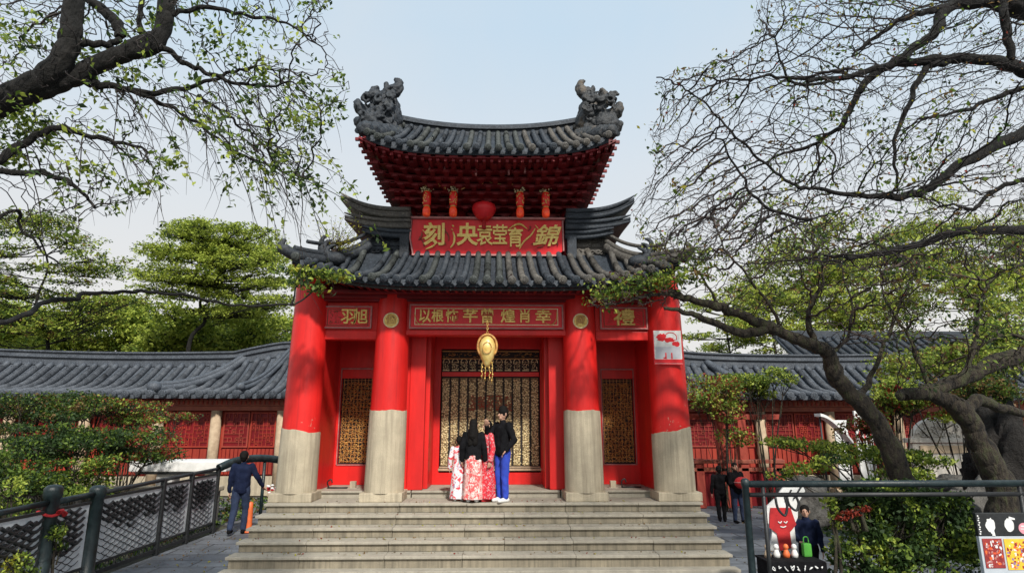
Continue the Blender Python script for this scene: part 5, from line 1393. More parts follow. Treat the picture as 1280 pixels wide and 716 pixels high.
def limb(pl, r0, r1, n=5, jit=.02, seed=0):
    """pl = [(px, py, Y)]"""
    P = smooth_path([at(*p) for p in pl], n); r_ = random.Random(seed)
    P = [p + Vector((r_.uniform(-jit, jit), r_.uniform(-jit, jit), r_.uniform(-jit, jit))) for p in P]
    return P, r0, r1
def limb_mesh(mb, L, n=10, lump=.12):
    P, r0, r1 = L; k = len(P)
    Q = smooth_path(P, 3); k = len(Q)
    rr = [lerp(r0, r1, i / (k - 1)) * (1 + lump * noise.noise(Q[i] * 2.2) + lump * .25 * noise.noise(Q[i] * 9)) for i in range(k)]
    mb.tube(Q, rr, n)

# ---- tree A: big near tree leaning in from the right, bare with a few buds
YA = -5.0
tA = thing('bare_tree', (7.9, -4.6, 0), 'large nearly bare tree reaching in from the upper right with sparse yellowish buds', 'tree', 'bare spreading trees at the right')
LA = [
 limb([(1500, 760, -4.6), (1470, 560, -4.6), (1440, 300, -4.7), (1400, 120, -4.8), (1330, 30, -4.9), (1250, 2, YA)], .30, .13, seed=1),
 limb([(1250, 2, YA), (1187, 8, YA), (1170, 37, YA - .1), (1138, 65, YA - .2), (1112, 80, YA - .3), (1060, 96, -5.4), (1010, 100, -5.5)], .085, .022, seed=2),
 limb([(1430, 200, -4.7), (1340, 110, -4.8), (1280, 89, -4.9), (1240, 76, YA), (1166, 75, YA), (1112, 82, YA), (1075, 112, YA + .1), (1061, 142, YA + .2), (1045, 163, YA + .2), (1015, 182, YA + .3)], .10, .02, seed=3),
 limb([(1254, -10, -5.1), (1256, 30, -5.1), (1264, 77, -5.0)], .06, .05, seed=4),
 limb([(1200, 76, -5.0), (1166, 81, -5.0), (1150, 95, -5.0), (1134, 138, -5.05), (1118, 183, -5.1), (1121, 236, -5.1)], .055, .014, seed=5),
 limb([(1440, 330, -4.7), (1340, 130, -4.9), (1280, 167, -5.0), (1207, 201, -5.1), (1162, 236, -5.2), (1126, 246, -5.3), (1070, 243, -5.4), (1012, 236, -5.5)], .10, .018, seed=6),
 limb([(1440, 340, -4.7), (1340, 295, -4.9), (1280, 288, -5.0), (1211, 289, -5.1), (1126, 311, -5.2), (1075, 321, -5.3), (1030, 320, -5.4)], .09, .016, seed=7),
 limb([(1187, 8, YA), (1160, 14, -5.1), (1120, 28, -5.3), (1090, 50, -5.5), (1065, 70, -5.6)], .05, .014, seed=8),
 limb([(1280, 110, -4.9), (1250, 120, -4.8), (1205, 138, -4.8), (1150, 150, -4.9)], .04, .014, seed=9),
 limb([(1280, 225, -4.9), (1240, 240, -4.8), (1215, 262, -4.8), (1190, 255, -4.9)], .035, .012, seed=10),
 limb([(1062, 96, -5.4), (1000, 106, -5.5), (975, 75, -5.6), (968, 45, -5.6)], .022, .008, seed=11),
 limb([(1010, 100, -5.5), (960, 96, -5.6), (905, 100, -5.7), (880, 95, -5.8)], .02, .008, seed=12),
 limb([(1012, 236, -5.5), (990, 230, -5.6), (950, 200, -5.7), (915, 165, -5.8), (880, 130, -5.9), (850, 108, -6.0), (822, 95, -6.0)], .020, .006, seed=13),
 limb([(1016, 275, -5.5), (960, 262, -5.7), (930, 225, -5.8), (905, 180, -5.9), (890, 165, -5.9)], .02, .008, seed=14),
]
m = MB()
for L in LA[:1] + [LA[i] for i in range(1, len(LA))]: limb_mesh(m, L, 12 if L[1] > .07 else 8)
m.build('trunk', M['bark'], tA)
polyA = [(945, -15), (935, 55), (905, 62), (870, 78), (838, 92), (818, 100), (825, 135), (805, 160), (815, 200), (800, 240), (785, 262), (795, 300), (850, 330), (950, 345), (1100, 345), (1290, 330), (1290, -15)]
att = sample_region(polyA, -6.5, -3.8, 10500, 5)
N, par, fx = colonize(LA, att, step=.07, di=1.0, dk=.072, iters=90, seed=3, wig=.18)
m = MB(); tips, cnt = twigs_from(m, N, par, fx, .0026, .47, .026)
m.build('twigs', M['twig'], tA)
r_ = random.Random(9); C1 = []; C2 = []
for i in tips:
    q = noise.noise(N[i] * .9 + Vector((5, 0, 0)))
    if q > .22 and r_.random() < .4:
        for _ in range(r_.randint(1, 5)): C1.append(N[i] + Vector((r_.gauss(0, .05), r_.gauss(0, .05), r_.gauss(0, .04))))
    elif r_.random() < .28: C2.append(N[i] + Vector((r_.gauss(0, .02), r_.gauss(0, .02), r_.gauss(0, .02))))
# distinct hanging leaf clumps
for (x, y, rr, n_) in ((990, 112, .12, 60), (1047, 140, .10, 50), (992, 30, .09, 25), (1167, 188, .16, 60), (1160, 205, .1, 30), (845, 93, .07, 16), (895, 80, .05, 10), (912, 130, .08, 18), (1130, 60, .12, 40), (1085, 15, .08, 20), (1090, 150, .07, 16), (1052, 70, .08, 18)):
    c = at(x, y, -5.4)
    for _ in range(n_): C1.append(c + Vector((r_.gauss(0, rr), r_.gauss(0, rr), r_.gauss(0, rr))))
leaf_mesh('leaves', C1, .030, [M['leaf3'], M['leaf1'], M['leafy'], M['leafb']], [.3, .4, .15, .15], tA, 3)
leaf_mesh('buds', C2, .015, [M['leafb'], M['leafy'], M['leafr']], [.5, .3, .2], tA, 4, aspect=.8)

# ---- tree B: leaning tree with its limb across the right end of the gate roof
tB = thing('leaning_tree', (7.3, -.9, 0), 'leaning dark tree whose long crooked limb crosses the right roof corner of the gate', 'tree', 'bare spreading trees at the right')
LB = [
 limb([(1150, 680, -.9), (1130, 605, -.9), (1112, 558, -1.0), (1090, 518, -1.0), (1060, 488, -1.05), (1040, 463, -1.1), (1036, 443, -1.1), (1018, 431, -1.15), (980, 416, -1.2), (943, 401, -1.3), (902, 385, -1.35), (857, 372, -1.4), (838, 365, -1.45)], .21, .05, n=6, jit=.03, seed=1),
 limb([(962, 410, -1.25), (935, 416, -1.3), (914, 412, -1.4), (882, 400, -1.5), (860, 391, -1.6), (830, 385, -1.6)], .09, .035, seed=2),
 limb([(860, 373, -1.4), (830, 368, -1.5), (800, 372, -1.5), (770, 380, -1.5), (745, 382, -1.4)], .04, .008, seed=3),
 limb([(1020, 432, -1.15), (1010, 400, -1.1), (1015, 375, -1.0), (1030, 350, -.9), (1020, 315, -.8)], .06, .012, seed=4),
 limb([(1068, 496, -1.0), (1085, 480, -.8), (1100, 440, -.7), (1115, 410, -.6), (1130, 370, -.5), (1150, 330, -.4)], .06, .012, seed=5),
 limb([(980, 416, -1.2), (960, 380, -1.1), (930, 340, -1.2), (905, 310, -1.2), (890, 270, -1.2)], .035, .008, seed=6),
 limb([(902, 385, -1.35), (880, 350, -1.4), (860, 330, -1.5), (835, 318, -1.6)], .03, .008, seed=7),
 limb([(1036, 443, -1.1), (1060, 420, -1.0), (1065, 380, -.9), (1052, 340, -.8), (1070, 300, -.8)], .035, .008, seed=8),
]
m = MB()
for L in LB: limb_mesh(m, L, 12, .2)
m.build('trunk', M['bark2'], tB)
polyB = [(728, 378), (745, 345), (790, 325), (820, 300), (850, 250), (900, 235), (1000, 250), (1120, 280), (1160, 330), (1150, 420), (1090, 440), (1060, 430), (1010, 405), (960, 392), (900, 372), (860, 362), (850, 384), (800, 388), (745, 388)]
att = sample_region(polyB, -2.2, .4, 2600, 8)
N, par, fx = colonize(LB, att, step=.12, di=1.2, dk=.14, iters=60, seed=4, wig=.35)
m = MB(); tips, cnt = twigs_from(m, N, par, fx, .0062, .48, .035); m.build('twigs', M['twig2'], tB)
C1 = []; r_ = random.Random(2); C2 = []
for i in tips:
    if noise.noise(N[i] * .8) > -.02 and r_.random() < .7:
        for _ in range(6): C1.append(N[i] + Vector((r_.gauss(0, .07), r_.gauss(0, .07), r_.gauss(0, .05))))
    elif r_.random() < .3: C2.append(N[i])
for (x, y, rx_, rz_, n_) in ((820, 350, .38, .07, 420), (780, 362, .28, .05, 200), (868, 322, .22, .14, 260), (855, 345, .3, .06, 200), (760, 368, .18, .03, 90), (990, 300, .5, .12, 160)):
    c = at(x, y, -1.55)
    for _ in range(n_): C1.append(c + Vector((r_.gauss(0, rx_), r_.gauss(0, .2), r_.gauss(0, rz_))))
leaf_mesh('leaves', C1, .042, [M['leaf3'], M['leaf1'], M['leaf2'], M['leafb']], [.25, .4, .25, .1], tB, 5)
leaf_mesh('buds', C2, .02, [M['leafb'], M['leafr']], [.7, .3], tB, 6, aspect=.8)

# ---- tree C: thick trunk at the far right
tC = thing('thick_trunk_tree', (9.3, -.9, 0), 'thick mossy trunk at the far right forking into a level pale limb', 'tree', 'bare spreading trees at the right')
LC = [
 limb([(1262, 680, -.9), (1247, 600, -.9), (1228, 560, -.9), (1208, 520, -.95), (1190, 503, -1.0), (1165, 494, -1.0), (1140, 491, -1.1), (1124, 494, -1.2)], .26, .07, n=6, jit=.03, seed=1),
 limb([(1128, 494, -1.15), (1165, 487, -1.0), (1207, 471, -.9), (1250, 452, -.8), (1300, 436, -.7), (1370, 400, -.6)], .11, .17, jit=.02, seed=2),
 limb([(1205, 522, -.95), (1222, 500, -.7), (1250, 510, -.5), (1300, 520, -.3)], .12, .07, seed=3),
 limb([(1205, 471, -.9), (1218, 430, -.8), (1222, 390, -.7), (1240, 350, -.6), (1290, 325, -.5)], .06, .015, seed=4),
 limb([(1165, 487, -1.0), (1150, 455, -.9), (1135, 420, -.8), (1110, 380, -.7), (1100, 345, -.6)], .05, .012, seed=5),
 limb([(1300, 436, -.7), (1270, 420, -.6), (1240, 425, -.5), (1215, 445, -.4)], .05, .012, seed=6),
]
m = MB()
for L in LC: limb_mesh(m, L, 12, .22)
m.build('trunk', M['bark2'], tC)
att = sample_region([(1090, 300), (1290, 290), (1290, 470), (1220, 465), (1150, 480), (1110, 430)], -1.8, .6, 900, 18)
N, par, fx = colonize(LC, att, step=.13, di=1.3, dk=.16, iters=50, seed=5, wig=.35)
m = MB(); tips, cnt = twigs_from(m, N, par, fx, .007, .48, .035); m.build('twigs', M['twig2'], tC)
C1 = []
for i in tips:
    if noise.noise(N[i] * .7 + Vector((9, 0, 0))) > -.1:
        for _ in range(6): C1.append(N[i] + Vector((r_.gauss(0, .10), r_.gauss(0, .1), r_.gauss(0, .05))))
leaf_mesh('leaves', C1, .045, [M['leaf3'], M['leaf1'], M['leaf2'], M['leafb']], [.25, .35, .3, .1], tC, 7)

# ---- tree D: near tree upper left, heavy dark limbs, hanging twigs and young leaves
tD = thing('overhanging_tree', (-5.4, -6.9, 0), 'big dark limbed tree overhanging the upper left with drooping leafy twigs', 'tree')
LD = [
 limb([(-420, 760, -7.0), (-330, 520, -7.0), (-220, 330, -7.0), (-110, 210, -7.0), (-30, 145, -7.0), (11, 122, -7.0), (44, 105, -7.0), (73, 82, -7.0), (87, 52, -7.0), (91, 20, -7.0), (96, -20, -7.0)], .155, .082, n=5, jit=.01, seed=1),
 limb([(10, 128, -7.0), (54, 112, -6.95), (85, 100, -6.9), (115, 84, -6.85), (152, 68, -6.8), (178, 55, -6.8), (196, 50, -6.8)], .088, .082, jit=.01, seed=2),
 limb([(150, 66, -6.8), (190, 60, -6.8), (203, 36, -6.8), (208, 5, -6.8), (210, -25, -6.8)], .07, .085, jit=.008, seed=3),
 limb([(152, 46, -6.8), (146, 30, -6.8), (131, 15, -6.8), (113, 0, -6.8), (100, -15, -6.8)], .05, .045, jit=.008, seed=4),
 limb([(178, 48, -6.8), (175, 25, -6.8), (180, -10, -6.8)], .025, .022, seed=5),
 limb([(95, 52, -7.0), (120, 57, -6.9), (150, 52, -6.8)], .035, .03, seed=6),
 limb([(100, 92, -6.9), (116, 105, -6.8), (145, 109, -6.7), (203, 116, -6.6), (254, 103, -6.5), (301, 88, -6.4), (340, 88, -6.3)], .04, .01, seed=7),
 limb([(200, 58, -6.8), (236, 80, -6.7), (276, 98, -6.6), (320, 108, -6.5), (370, 104, -6.4)], .03, .008, seed=8),
 limb([(145, 109, -6.7), (200, 128, -6.6), (240, 150, -6.5), (280, 180, -6.5), (330, 205, -6.4), (380, 225, -6.4)], .022, .006, seed=9),
 limb([(-60, 230, -7.0), (0, 200, -6.9), (29, 180, -6.8), (73, 160, -6.8), (109, 169, -6.7), (152, 178, -6.7), (190, 190, -6.6)], .05, .01, seed=10),
 limb([(-80, 240, -7.0), (0, 215, -6.9), (62, 219, -6.8), (100, 238, -6.8), (120, 262, -6.7)], .04, .008, seed=11),
 limb([(250, 120, -6.5), (290, 150, -6.5), (320, 170, -6.4), (352, 200, -6.4)], .016, .005, seed=12),
 limb([(210, 20, -6.8), (260, 10, -6.7), (310, 20, -6.6), (360, 30, -6.5), (400, 60, -6.4)], .028, .006, seed=13),
 limb([(-90, 420, -6.9), (-20, 410, -6.5), (27, 394, -6.0), (60, 375, -5.5), (87, 374, -5.2), (111, 367, -5.0), (161, 364, -4.4), (201, 367, -4.0), (241, 370, -3.5), (292, 381, -2.9), (340, 381, -2.2), (365, 380, -1.8), (395, 363, -1.3), (415, 348, -1.2)], .03, .014, seed=14),
 limb([(365, 380, -1.8), (370, 360, -1.6), (385, 345, -1.5)], .02, .01, seed=15),
 limb([(-120, 330, -7), (-30, 290, -6.8), (20, 262, -6.6), (30, 290, -6.5), (75, 330, -6.4)], .022, .008, seed=16),
]
m = MB()
for L in LD: limb_mesh(m, L, 12 if L[1] > .06 else 7, .15)
m.build('trunk', M['bark'], tD)
polyD = [(-20, -15), (418, -15), (408, 25), (425, 70), (445, 118), (425, 150), (400, 160), (385, 200), (405, 236), (370, 228), (320, 205), (280, 200), (230, 160), (160, 130), (60, 130), (0, 150), (-20, 150)]
att = sample_region(polyD, -7.6, -5.6, 2300, 25)
att += sample_region([(-20, 130), (140, 130), (215, 200), (190, 250), (120, 280), (60, 300), (-20, 320)], -7.4, -5.8, 420, 26)
N, par, fx = colonize(LD[:13], att, step=.085, di=1.0, dk=.11, iters=70, seed=6, wig=.30)
m = MB(); tips, cnt = twigs_from(m, N, par, fx, .0032, .47, .022)
r_ = random.Random(31); C1 = []
def droop(mb, p, d, L, r0, n=12, g=.09):
    pts = [p]; d = Vector(d).normalized(); st = L / n
    for _ in range(n): d = (d + Vector((r_.gauss(0, .07), r_.gauss(0, .07), -g + r_.gauss(0, .05)))).normalized(); pts.append(pts[-1] + d * st)
    mb.tube(pts, [r0 * (1 - .75 * i / n) for i in range(n + 1)], 3, cap=False); return pts
src = LD[6][0][6:] + LD[7][0][4:] + LD[8][0] + LD[9][0][8:] + LD[11][0]
for k in range(95):
    p = r_.choice(src); pts = droop(m, p, (r_.uniform(.1, 1.0), r_.uniform(-.3, .3), r_.uniform(-.7, .1)), r_.uniform(.5, 1.35), r_.uniform(.004, .008))
    if r_.random() < .55:
        for q in pts[-4:]:
            for _ in range(3): C1.append(q + Vector((r_.gauss(0, .03), r_.gauss(0, .03), r_.gauss(0, .025))))
    for q in pts[4::3]: droop(m, q, (r_.uniform(-.4, .8), r_.uniform(-.4, .4), r_.uniform(-.8, .1)), r_.uniform(.15, .45), .0035, 6)
m.build('twigs', M['twig'], tD)
for i in tips:
    q = noise.noise(N[i] * 1.3 + Vector((2, 0, 0)))
    if (q > .0 and r_.random() < .62) or r_.random() < .10:
        for _ in range(r_.randint(4, 9)): C1.append(N[i] + Vector((r_.gauss(0, .045), r_.gauss(0, .045), r_.gauss(0, .035))))
for (x, y, rx_, rz_, n_) in ((20, 150, .16, .14, 420), (60, 165, .1, .08, 140), (12, 195, .1, .06, 120), (120, 83, .14, .04, 130), (30, 45, .16, .06, 100), (170, 100, .12, .04, 60), (270, 55, .14, .07, 80), (345, 210, .16, .05, 130), (380, 228, .08, .03, 50), (170, 235, .10, .03, 70), (110, 213, .08, .03, 50), (400, 130, .12, .08, 90), (320, 85, .14, .08, 80), (360, 150, .1, .03, 60), (290, 195, .05, .03, 30), (215, 205, .05, .02, 30)):
    c = at(x, y, -6.6)
    for _ in range(n_): C1.append(c + Vector((r_.gauss(0, rx_), r_.gauss(0, rx_), r_.gauss(0, rz_))))
leaf_mesh('leaves', C1, .031, [M['leaf3'], M['leaf1'], M['leaf2']], [.25, .45, .3], tD, 8, aspect=.5)
C1 = []
for (x, y, Y, rx_, rz_, n_) in ((385, 340, -1.45, .24, .045, 330), (415, 345, -1.3, .16, .04, 220), (375, 352, -1.6, .10, .06, 120), (395, 360, -1.4, .1, .06, 90), (432, 347, -1.2, .07, .02, 50)):
    c = at(x, y, Y)
    for _ in range(n_): C1.append(c + Vector((r_.gauss(0, rx_), r_.gauss(0, .15), r_.gauss(0, rz_))))
leaf_mesh('leaf_sprays', C1, .045, [M['leaf3'], M['leaf1'], M['leaf2'], M['leafy']], [.2, .35, .35, .1], tD, 9)

# ---- layered crowns behind the halls
def layered_tree(name, label, base, trunk, pads, leaf, lsize, n_per, seed, mats=('leaf3', 'leaf1', 'leaf2'), probs=(.25, .45, .3), group=None, limbs=True, bark='bark2', twign=.02, flatl=.7):
    """pads: (px, py, Y, rx, ry, rz) flattened foliage layers, each joined to the trunk by a limb"""
    r_ = random.Random(seed); t = thing(name, base, label, 'tree', group)
    tr = [Vector(p) for p in trunk]; Q = smooth_path(tr, 5); m = MB(); m.tube(Q, [lerp(twign * 9, twign * 2.2, i / (len(Q) - 1)) * (1 + .15 * noise.noise(q * 3)) for i, q in enumerate(Q)], 9)
    C = []
    for (x, y, Y, rx_, ry_, rz_) in pads:
        c = at(x, y, Y); k = min(range(len(Q)), key=lambda i: (Q[i] - c).length + max(0, Q[i].z - c.z) * 1.5); a = Q[k]
        mid = a.lerp(c, .5) + Vector((r_.uniform(-.2, .2), r_.uniform(-.2, .2), -.12 * (c - a).length * .5)); P = smooth_path([a, mid, c - Vector((0, 0, rz_ * .5))], 5)
        L0 = max(.03, twign * 2.2); m.tube(P, [lerp(L0, .015, i / (len(P) - 1)) for i in range(len(P))], 6)
        for _ in range(9):
            th = r_.uniform(0, 2 * PI); e = c + Vector((rx_ * .9 * math.cos(th), ry_ * .9 * math.sin(th), r_.uniform(-.3, .5) * rz_)); b = P[r_.randint(4, len(P) - 1)]
            m.tube(smooth_path([b, b.lerp(e, .5) + Vector((0, 0, r_.uniform(-.1, .12))), e], 3), [.022, .018, .014, .012, .01, .008, .006], 4, cap=False)
        n = int(n_per * rx_ * ry_)
        for _ in range(n):
            th = r_.uniform(0, 2 * PI); rr = r_.random() ** .55 * (1 + .25 * math.sin(3 * th + x) + .15 * math.sin(7 * th + y)); p = c + Vector((rx_ * rr * math.cos(th), ry_ * rr * math.sin(th), rz_ * r_.gauss(0, .45) * (1.1 - .5 * rr) - .25 * rz_ * rr ** 2))
            if noise.noise(p * (1.5 / max(.25, rx_ * .5))) < -.12: continue
            C.append(p)
    m.build('trunk', M[bark], t); leaf_mesh('crown', C, lsize, [M[k] for k in mats], probs, t, seed, flat=flatl); return t
PD = []
r_ = random.Random(77)
def pads_in(poly, n, Y0, Y1, rx, rz, seed):
    q = random.Random(seed); out = []; xs = [p[0] for p in poly]; ys = [p[1] for p in poly]
    while len(out) < n:
        x = q.uniform(min(xs), max(xs)); y = q.uniform(min(ys), max(ys))
        if inpoly(x, y, poly): s_ = q.uniform(.7, 1.3); out.append((x, y, q.uniform(Y0, Y1), rx * s_, rx * s_ * .8, rz * q.uniform(.7, 1.2)))
    return out
W_ = lambda x, y, Y: tuple(at(x, y, Y))
tbx = at(238, 424, 16)
layered_tree('layered_tree', 'bright green tree with level layered foliage rising behind the left hall roof', (tbx.x, 16, 0), [(tbx.x, 16, 0), (tbx.x, 16, 4), W_(238, 424, 16), W_(256, 402, 16), W_(250, 378, 16), W_(262, 352, 16), W_(262, 310, 16)],
    pads_in([(190, 330), (175, 350), (200, 300), (232, 282), (280, 274), (330, 290), (358, 322), (365, 372), (352, 400), (290, 392), (210, 392), (180, 372)], 95, 14.0, 18.2, 1.0, .26, 5), 'leaf', .060, 860, 21, mats=('leaf1', 'leaf2', 'leaf3'), probs=(.12, .85, .03), twign=.014, bark='bark')
t2x = at(60, 430, 15)
layered_tree('layered_tree', 'loose twiggy green tree at the far left behind the hall roof', (t2x.x, 15, 0), [(t2x.x, 15, 0), (t2x.x, 15, 3.5), W_(60, 430, 15), W_(45, 380, 15), W_(60, 330, 15), W_(40, 280, 15)],
    pads_in([(-30, 250), (60, 270), (120, 300), (165, 330), (170, 360), (150, 410), (60, 430), (-30, 430)], 60, 13.4, 16.5, 1.15, .26, 6), 'leaf', .062, 520, 22, bark='bark', mats=('leaf3', 'leaf1', 'leaf2', 'leafb'), probs=(.15, .35, .45, .05), twign=.012)
# bushy crowns right behind the left hall
labs = ['dense olive green bushy tree behind the left end of the hall roof', 'rounded green bushy tree behind the middle of the left hall roof', 'bright green bushy tree under the layered tree', 'low green bushy tree just left of the gate column', 'dark green bushy tree at the far left edge behind the roof', 'yellow green bushy tree between the layered tree and the gate']
for k, (x, y, Y, rx_, rz_) in enumerate(((60, 420, 22, 3.2, 1.7), (150, 412, 23, 3.0, 1.5), (235, 416, 21, 2.8, 1.3), (330, 425, 22, 2.6, 1.5), (-10, 420, 20, 3.0, 1.8), (290, 420, 24, 3.0, 1.4))):
    q = random.Random(k); c = at(x, y, Y)
    pads = [(x + q.gauss(0, 30), y + q.uniform(-34, 22), Y + q.uniform(-1.5, 1.5), rx_ * .42, rx_ * .36, rz_ * .42) for _ in range(26)]
    layered_tree('bushy_tree', labs[k], (c.x, Y, 0), [(c.x, Y, 0), (c.x, Y, 2.5), (c.x + .2, Y, 4), tuple(c)], pads, 'leaf', .10, 620, 40 + k, mats=('leaf1', 'leaf2', 'leaf3'), probs=(.2, .77, .03), group='bushy trees behind the left hall', flatl=.5)
# right background trees: pale young foliage
labs = ['pale green feathery tree behind the branches right of the gate roof', 'pale yellow green tree behind the dark rear roof', 'soft green tree behind the far right branches', 'thin pale tree at the right edge above the rear roof', 'low green tree seen just right of the gate roof corner', 'light green tree behind the long crooked limb', 'broad pale tree above the right hall ridge']
for k, (x, y, Y, rx_, rz_, h_) in enumerate(((1010, 330, 26, 4.2, 2.6, 9), (1120, 330, 28, 4.5, 2.8, 9), (1215, 340, 25, 4.0, 2.6, 8), (1290, 330, 27, 4.0, 2.8, 9), (905, 395, 27, 2.6, 1.4, 5), (960, 385, 24, 3.2, 1.6, 6), (1060, 395, 23, 3.6, 1.6, 6))):
    q = random.Random(k + 50); c = at(x, y, Y)
    pads = [(x + q.gauss(0, 34), y + q.gauss(10, 34), Y + q.uniform(-2, 2), rx_ * .34, rx_ * .3, rz_ * .22) for _ in range(32)]
    layered_tree('feathery_tree', labs[k], (c.x, Y, 0), [(c.x, Y, 0), (c.x, Y, 3), (c.x + .3, Y, 5), tuple(c)], pads, 'leaf', .085, 420, 60 + k, mats=('leaf1', 'leaf2', 'leafy'), probs=(.25, .65, .1), group='pale trees behind the right hall', flatl=.5)

# ---- shrubs
def shrub(name, label, base, pads, leaf, dens, seed, mats, probs, cat='shrub', group=None, flat=.5, stems=7):
    """pads: world (x, y, z, rx, ry, rz)"""
    r_ = random.Random(seed); t = thing(name, base, label, cat, group); m = MB(); C = []
    for k, (x, y, z, rx_, ry_, rz_) in enumerate(pads):
        thin = 1 if k < 4 else .35
        b = Vector((base[0] + r_.uniform(-.15, .15), base[1] + r_.uniform(-.1, .1), base[2])); c = Vector((x, y, z))
        m.tube(smooth_path([b, b.lerp(c, .5) + Vector((r_.uniform(-.1, .1), 0, .1)), c], 4), [lerp(.03, .008, i / 8) * thin for i in range(9)], 6)
        for _ in range(6):
            e = c + Vector((r_.uniform(-1, 1) * rx_, r_.uniform(-1, 1) * ry_, r_.uniform(-.6, .9) * rz_)); m.tube([b.lerp(c, .7), b.lerp(c, .85) + Vector((0, 0, .04)), e], [.012, .009, .005], 4, cap=False)
        n = int(dens * (rx_ * ry_ + rx_ * rz_ + ry_ * rz_))
        for _ in range(n):
            v = Vector((r_.gauss(0, 1), r_.gauss(0, 1), r_.gauss(0, 1))).normalized() * (r_.random() ** .4); v *= 1 + .3 * noise.noise(v * 2.5 + c)
            p = c + Vector((v.x * rx_, v.y * ry_, v.z * rz_))
            if noise.noise(p * 3.2) < -.22 or p.z < .02: continue
            C.append(p)
    m.build('stems', M['bark2'], t); leaf_mesh('foliage', C, leaf, [M[k] for k in mats], probs, t, seed, flat=flat); return t
GR = ('leaf3', 'leaf1', 'leaf2'); GP = (.3, .45, .25)
# left garden mass
q = random.Random(3); gL = 'shrubs crowding the left garden'
for k, (x, y, Y, rx_, rz_, mats, pr, lab) in enumerate((
    (30, 512, 2.6, 1.2, .26, ('leaf3', 'leaf1', 'leafb'), (.6, .25, .15), 'dark green spreading shrub at the left edge above the fence'),
    (105, 508, 4.2, 1.3, .24, ('leaf1', 'leaf2', 'leafr', 'leaf3'), (.35, .15, .2, .3), 'yellow green spreading shrub with reddish tips under the hall eaves'),
    (165, 515, 4.8, .95, .18, ('leaf1', 'leafr', 'leaf3', 'leafb'), (.35, .3, .2, .15), 'red tinged shrub in front of the leftmost visible cream pillar'),
    (60, 555, 1.6, 1.2, .24, ('leaf3', 'leaf1'), (.75, .25), 'dark low shrub above the dark green fence posts'),
    (140, 552, 2.4, 1.1, .24, ('leaf3', 'leaf1', 'leafr'), (.5, .35, .15), 'mid green shrub beside the white slab stall'),
    (20, 600, .4, .8, .30, ('leaf3', 'leaf1'), (.5, .5), 'low dark shrub between the rocks at the far left'),
    (100, 595, .9, .7, .22, GR, GP, 'small green shrub behind the fence post with the ribbon'))):
    c = at(x, y, Y); pads = [(c.x + q.gauss(0, rx_ * .55), Y + q.uniform(-.7, .7), max(.3, c.z + q.gauss(0, rz_ * .75)), rx_ * q.uniform(.45, .7), rx_ * .5, rz_ * q.uniform(.45, .7)) for _ in range(14)]
    shrub('garden_shrub', lab, (c.x, Y, 0), pads, .034, 1150, 80 + k, mats, pr, group=gL)
c = at(8, 590, -3.2); shrub('potted_shrub', 'small bright green shrub at the lower left corner behind the fence', (-6.9, -2.7, 0), [(-6.75, -2.8, 1.45, .22, .2, .16), (-6.95, -2.7, 1.25, .25, .2, .2), (-6.7, -2.6, 1.1, .2, .2, .2)], .030, 1500, 95, GR, (.2, .4, .4))
shrub('fence_creeper', 'green creeper hanging on the dark green post under the red ribbon', (-5.9, -2.9, 0), [(-5.86, -3.0, .86, .10, .16, .13), (-5.88, -2.85, .60, .08, .14, .12)], .026, 4500, 96, GR, GP, cat='creeper')
shrub('fence_creeper', 'yellow green plant growing through the nearest left fence panel', (-5.9, -3.6, 0), [(-5.9, -3.6, .5, .10, .28, .25), (-5.92, -3.3, .3, .08, .2, .2)], .026, 3200, 97, ('leaf1', 'leaf2', 'leafy'), (.4, .4, .2), cat='creeper')
# right: bright pine-like level shrub behind the pipe fence
pads = []
for (x, y, Y, w) in ((985, 552, .2, .55), (1020, 556, .3, .6), (1060, 562, .2, .7), (1100, 570, 0, .7), (1140, 570, 0, .6), (1165, 576, 0, .5), (1045, 575, -.3, .5), (1010, 585, -.2, .45), (1120, 590, -.3, .5), (1150, 592, -.2, .4), (975, 592, 0, .3)):
    c = at(x, y, Y); pads.append((c.x, Y, c.z, w, w * .6, .13))
shrub('cloud_pruned_pine', 'bright green cloud pruned pine spreading low behind the pipe fence', (8.0, 0, 0), pads, .035, 2100, 101, ('leaf1', 'leaf2', 'leaf3'), (.4, .4, .2), cat='pine', flat=.2)
# ivy bush inside the fence
pads = []; q = random.Random(8)
for k in range(44):
    x = q.uniform(1048, 1208); top = 604 + abs(x - 1110) * .12; y = q.uniform(top + 10, 735); c = at(x, y, -3.75 + q.uniform(-.15, .25)); pads.append((c.x, c.y, max(.15, c.z), .27, .2, .22))
for x, y in ((1085, 615), (1130, 610), (1060, 625), (1165, 622), (1195, 625)): c = at(x, y, -3.9); pads.append((c.x, c.y, c.z, .22, .16, .12))
shrub('ivy_bush', 'large dark green ivy bush filling the pipe fence at lower right', (5.2, -3.6, 0), pads, .034, 3300, 102, ('leaf3', 'leaf1', 'leaf2'), (.55, .33, .12), flat=.3)
shrub('red_flower_spray', 'patch of dark red flowers in front of the ivy bush', (4.75, -3.95, 1.0), [(4.72, -4.02, 1.22, .15, .08, .05), (4.88, -4.02, 1.27, .12, .08, .045), (4.6, -4.0, 1.16, .1, .08, .04)], .022, 5200, 103, ('leafr', 'redflower') if False else ('leafr',), (1,), cat='flowers')
shrub('fence_creeper', 'light green creeper with curling leaves at the top of the black fence', (4.45, -3.9, 0), [(4.50, -3.95, 1.35, .11, .1, .13), (4.58, -3.9, 1.16, .10, .1, .14)], .032, 2800, 104, ('leaf1', 'leaf2'), (.4, .6), cat='creeper')
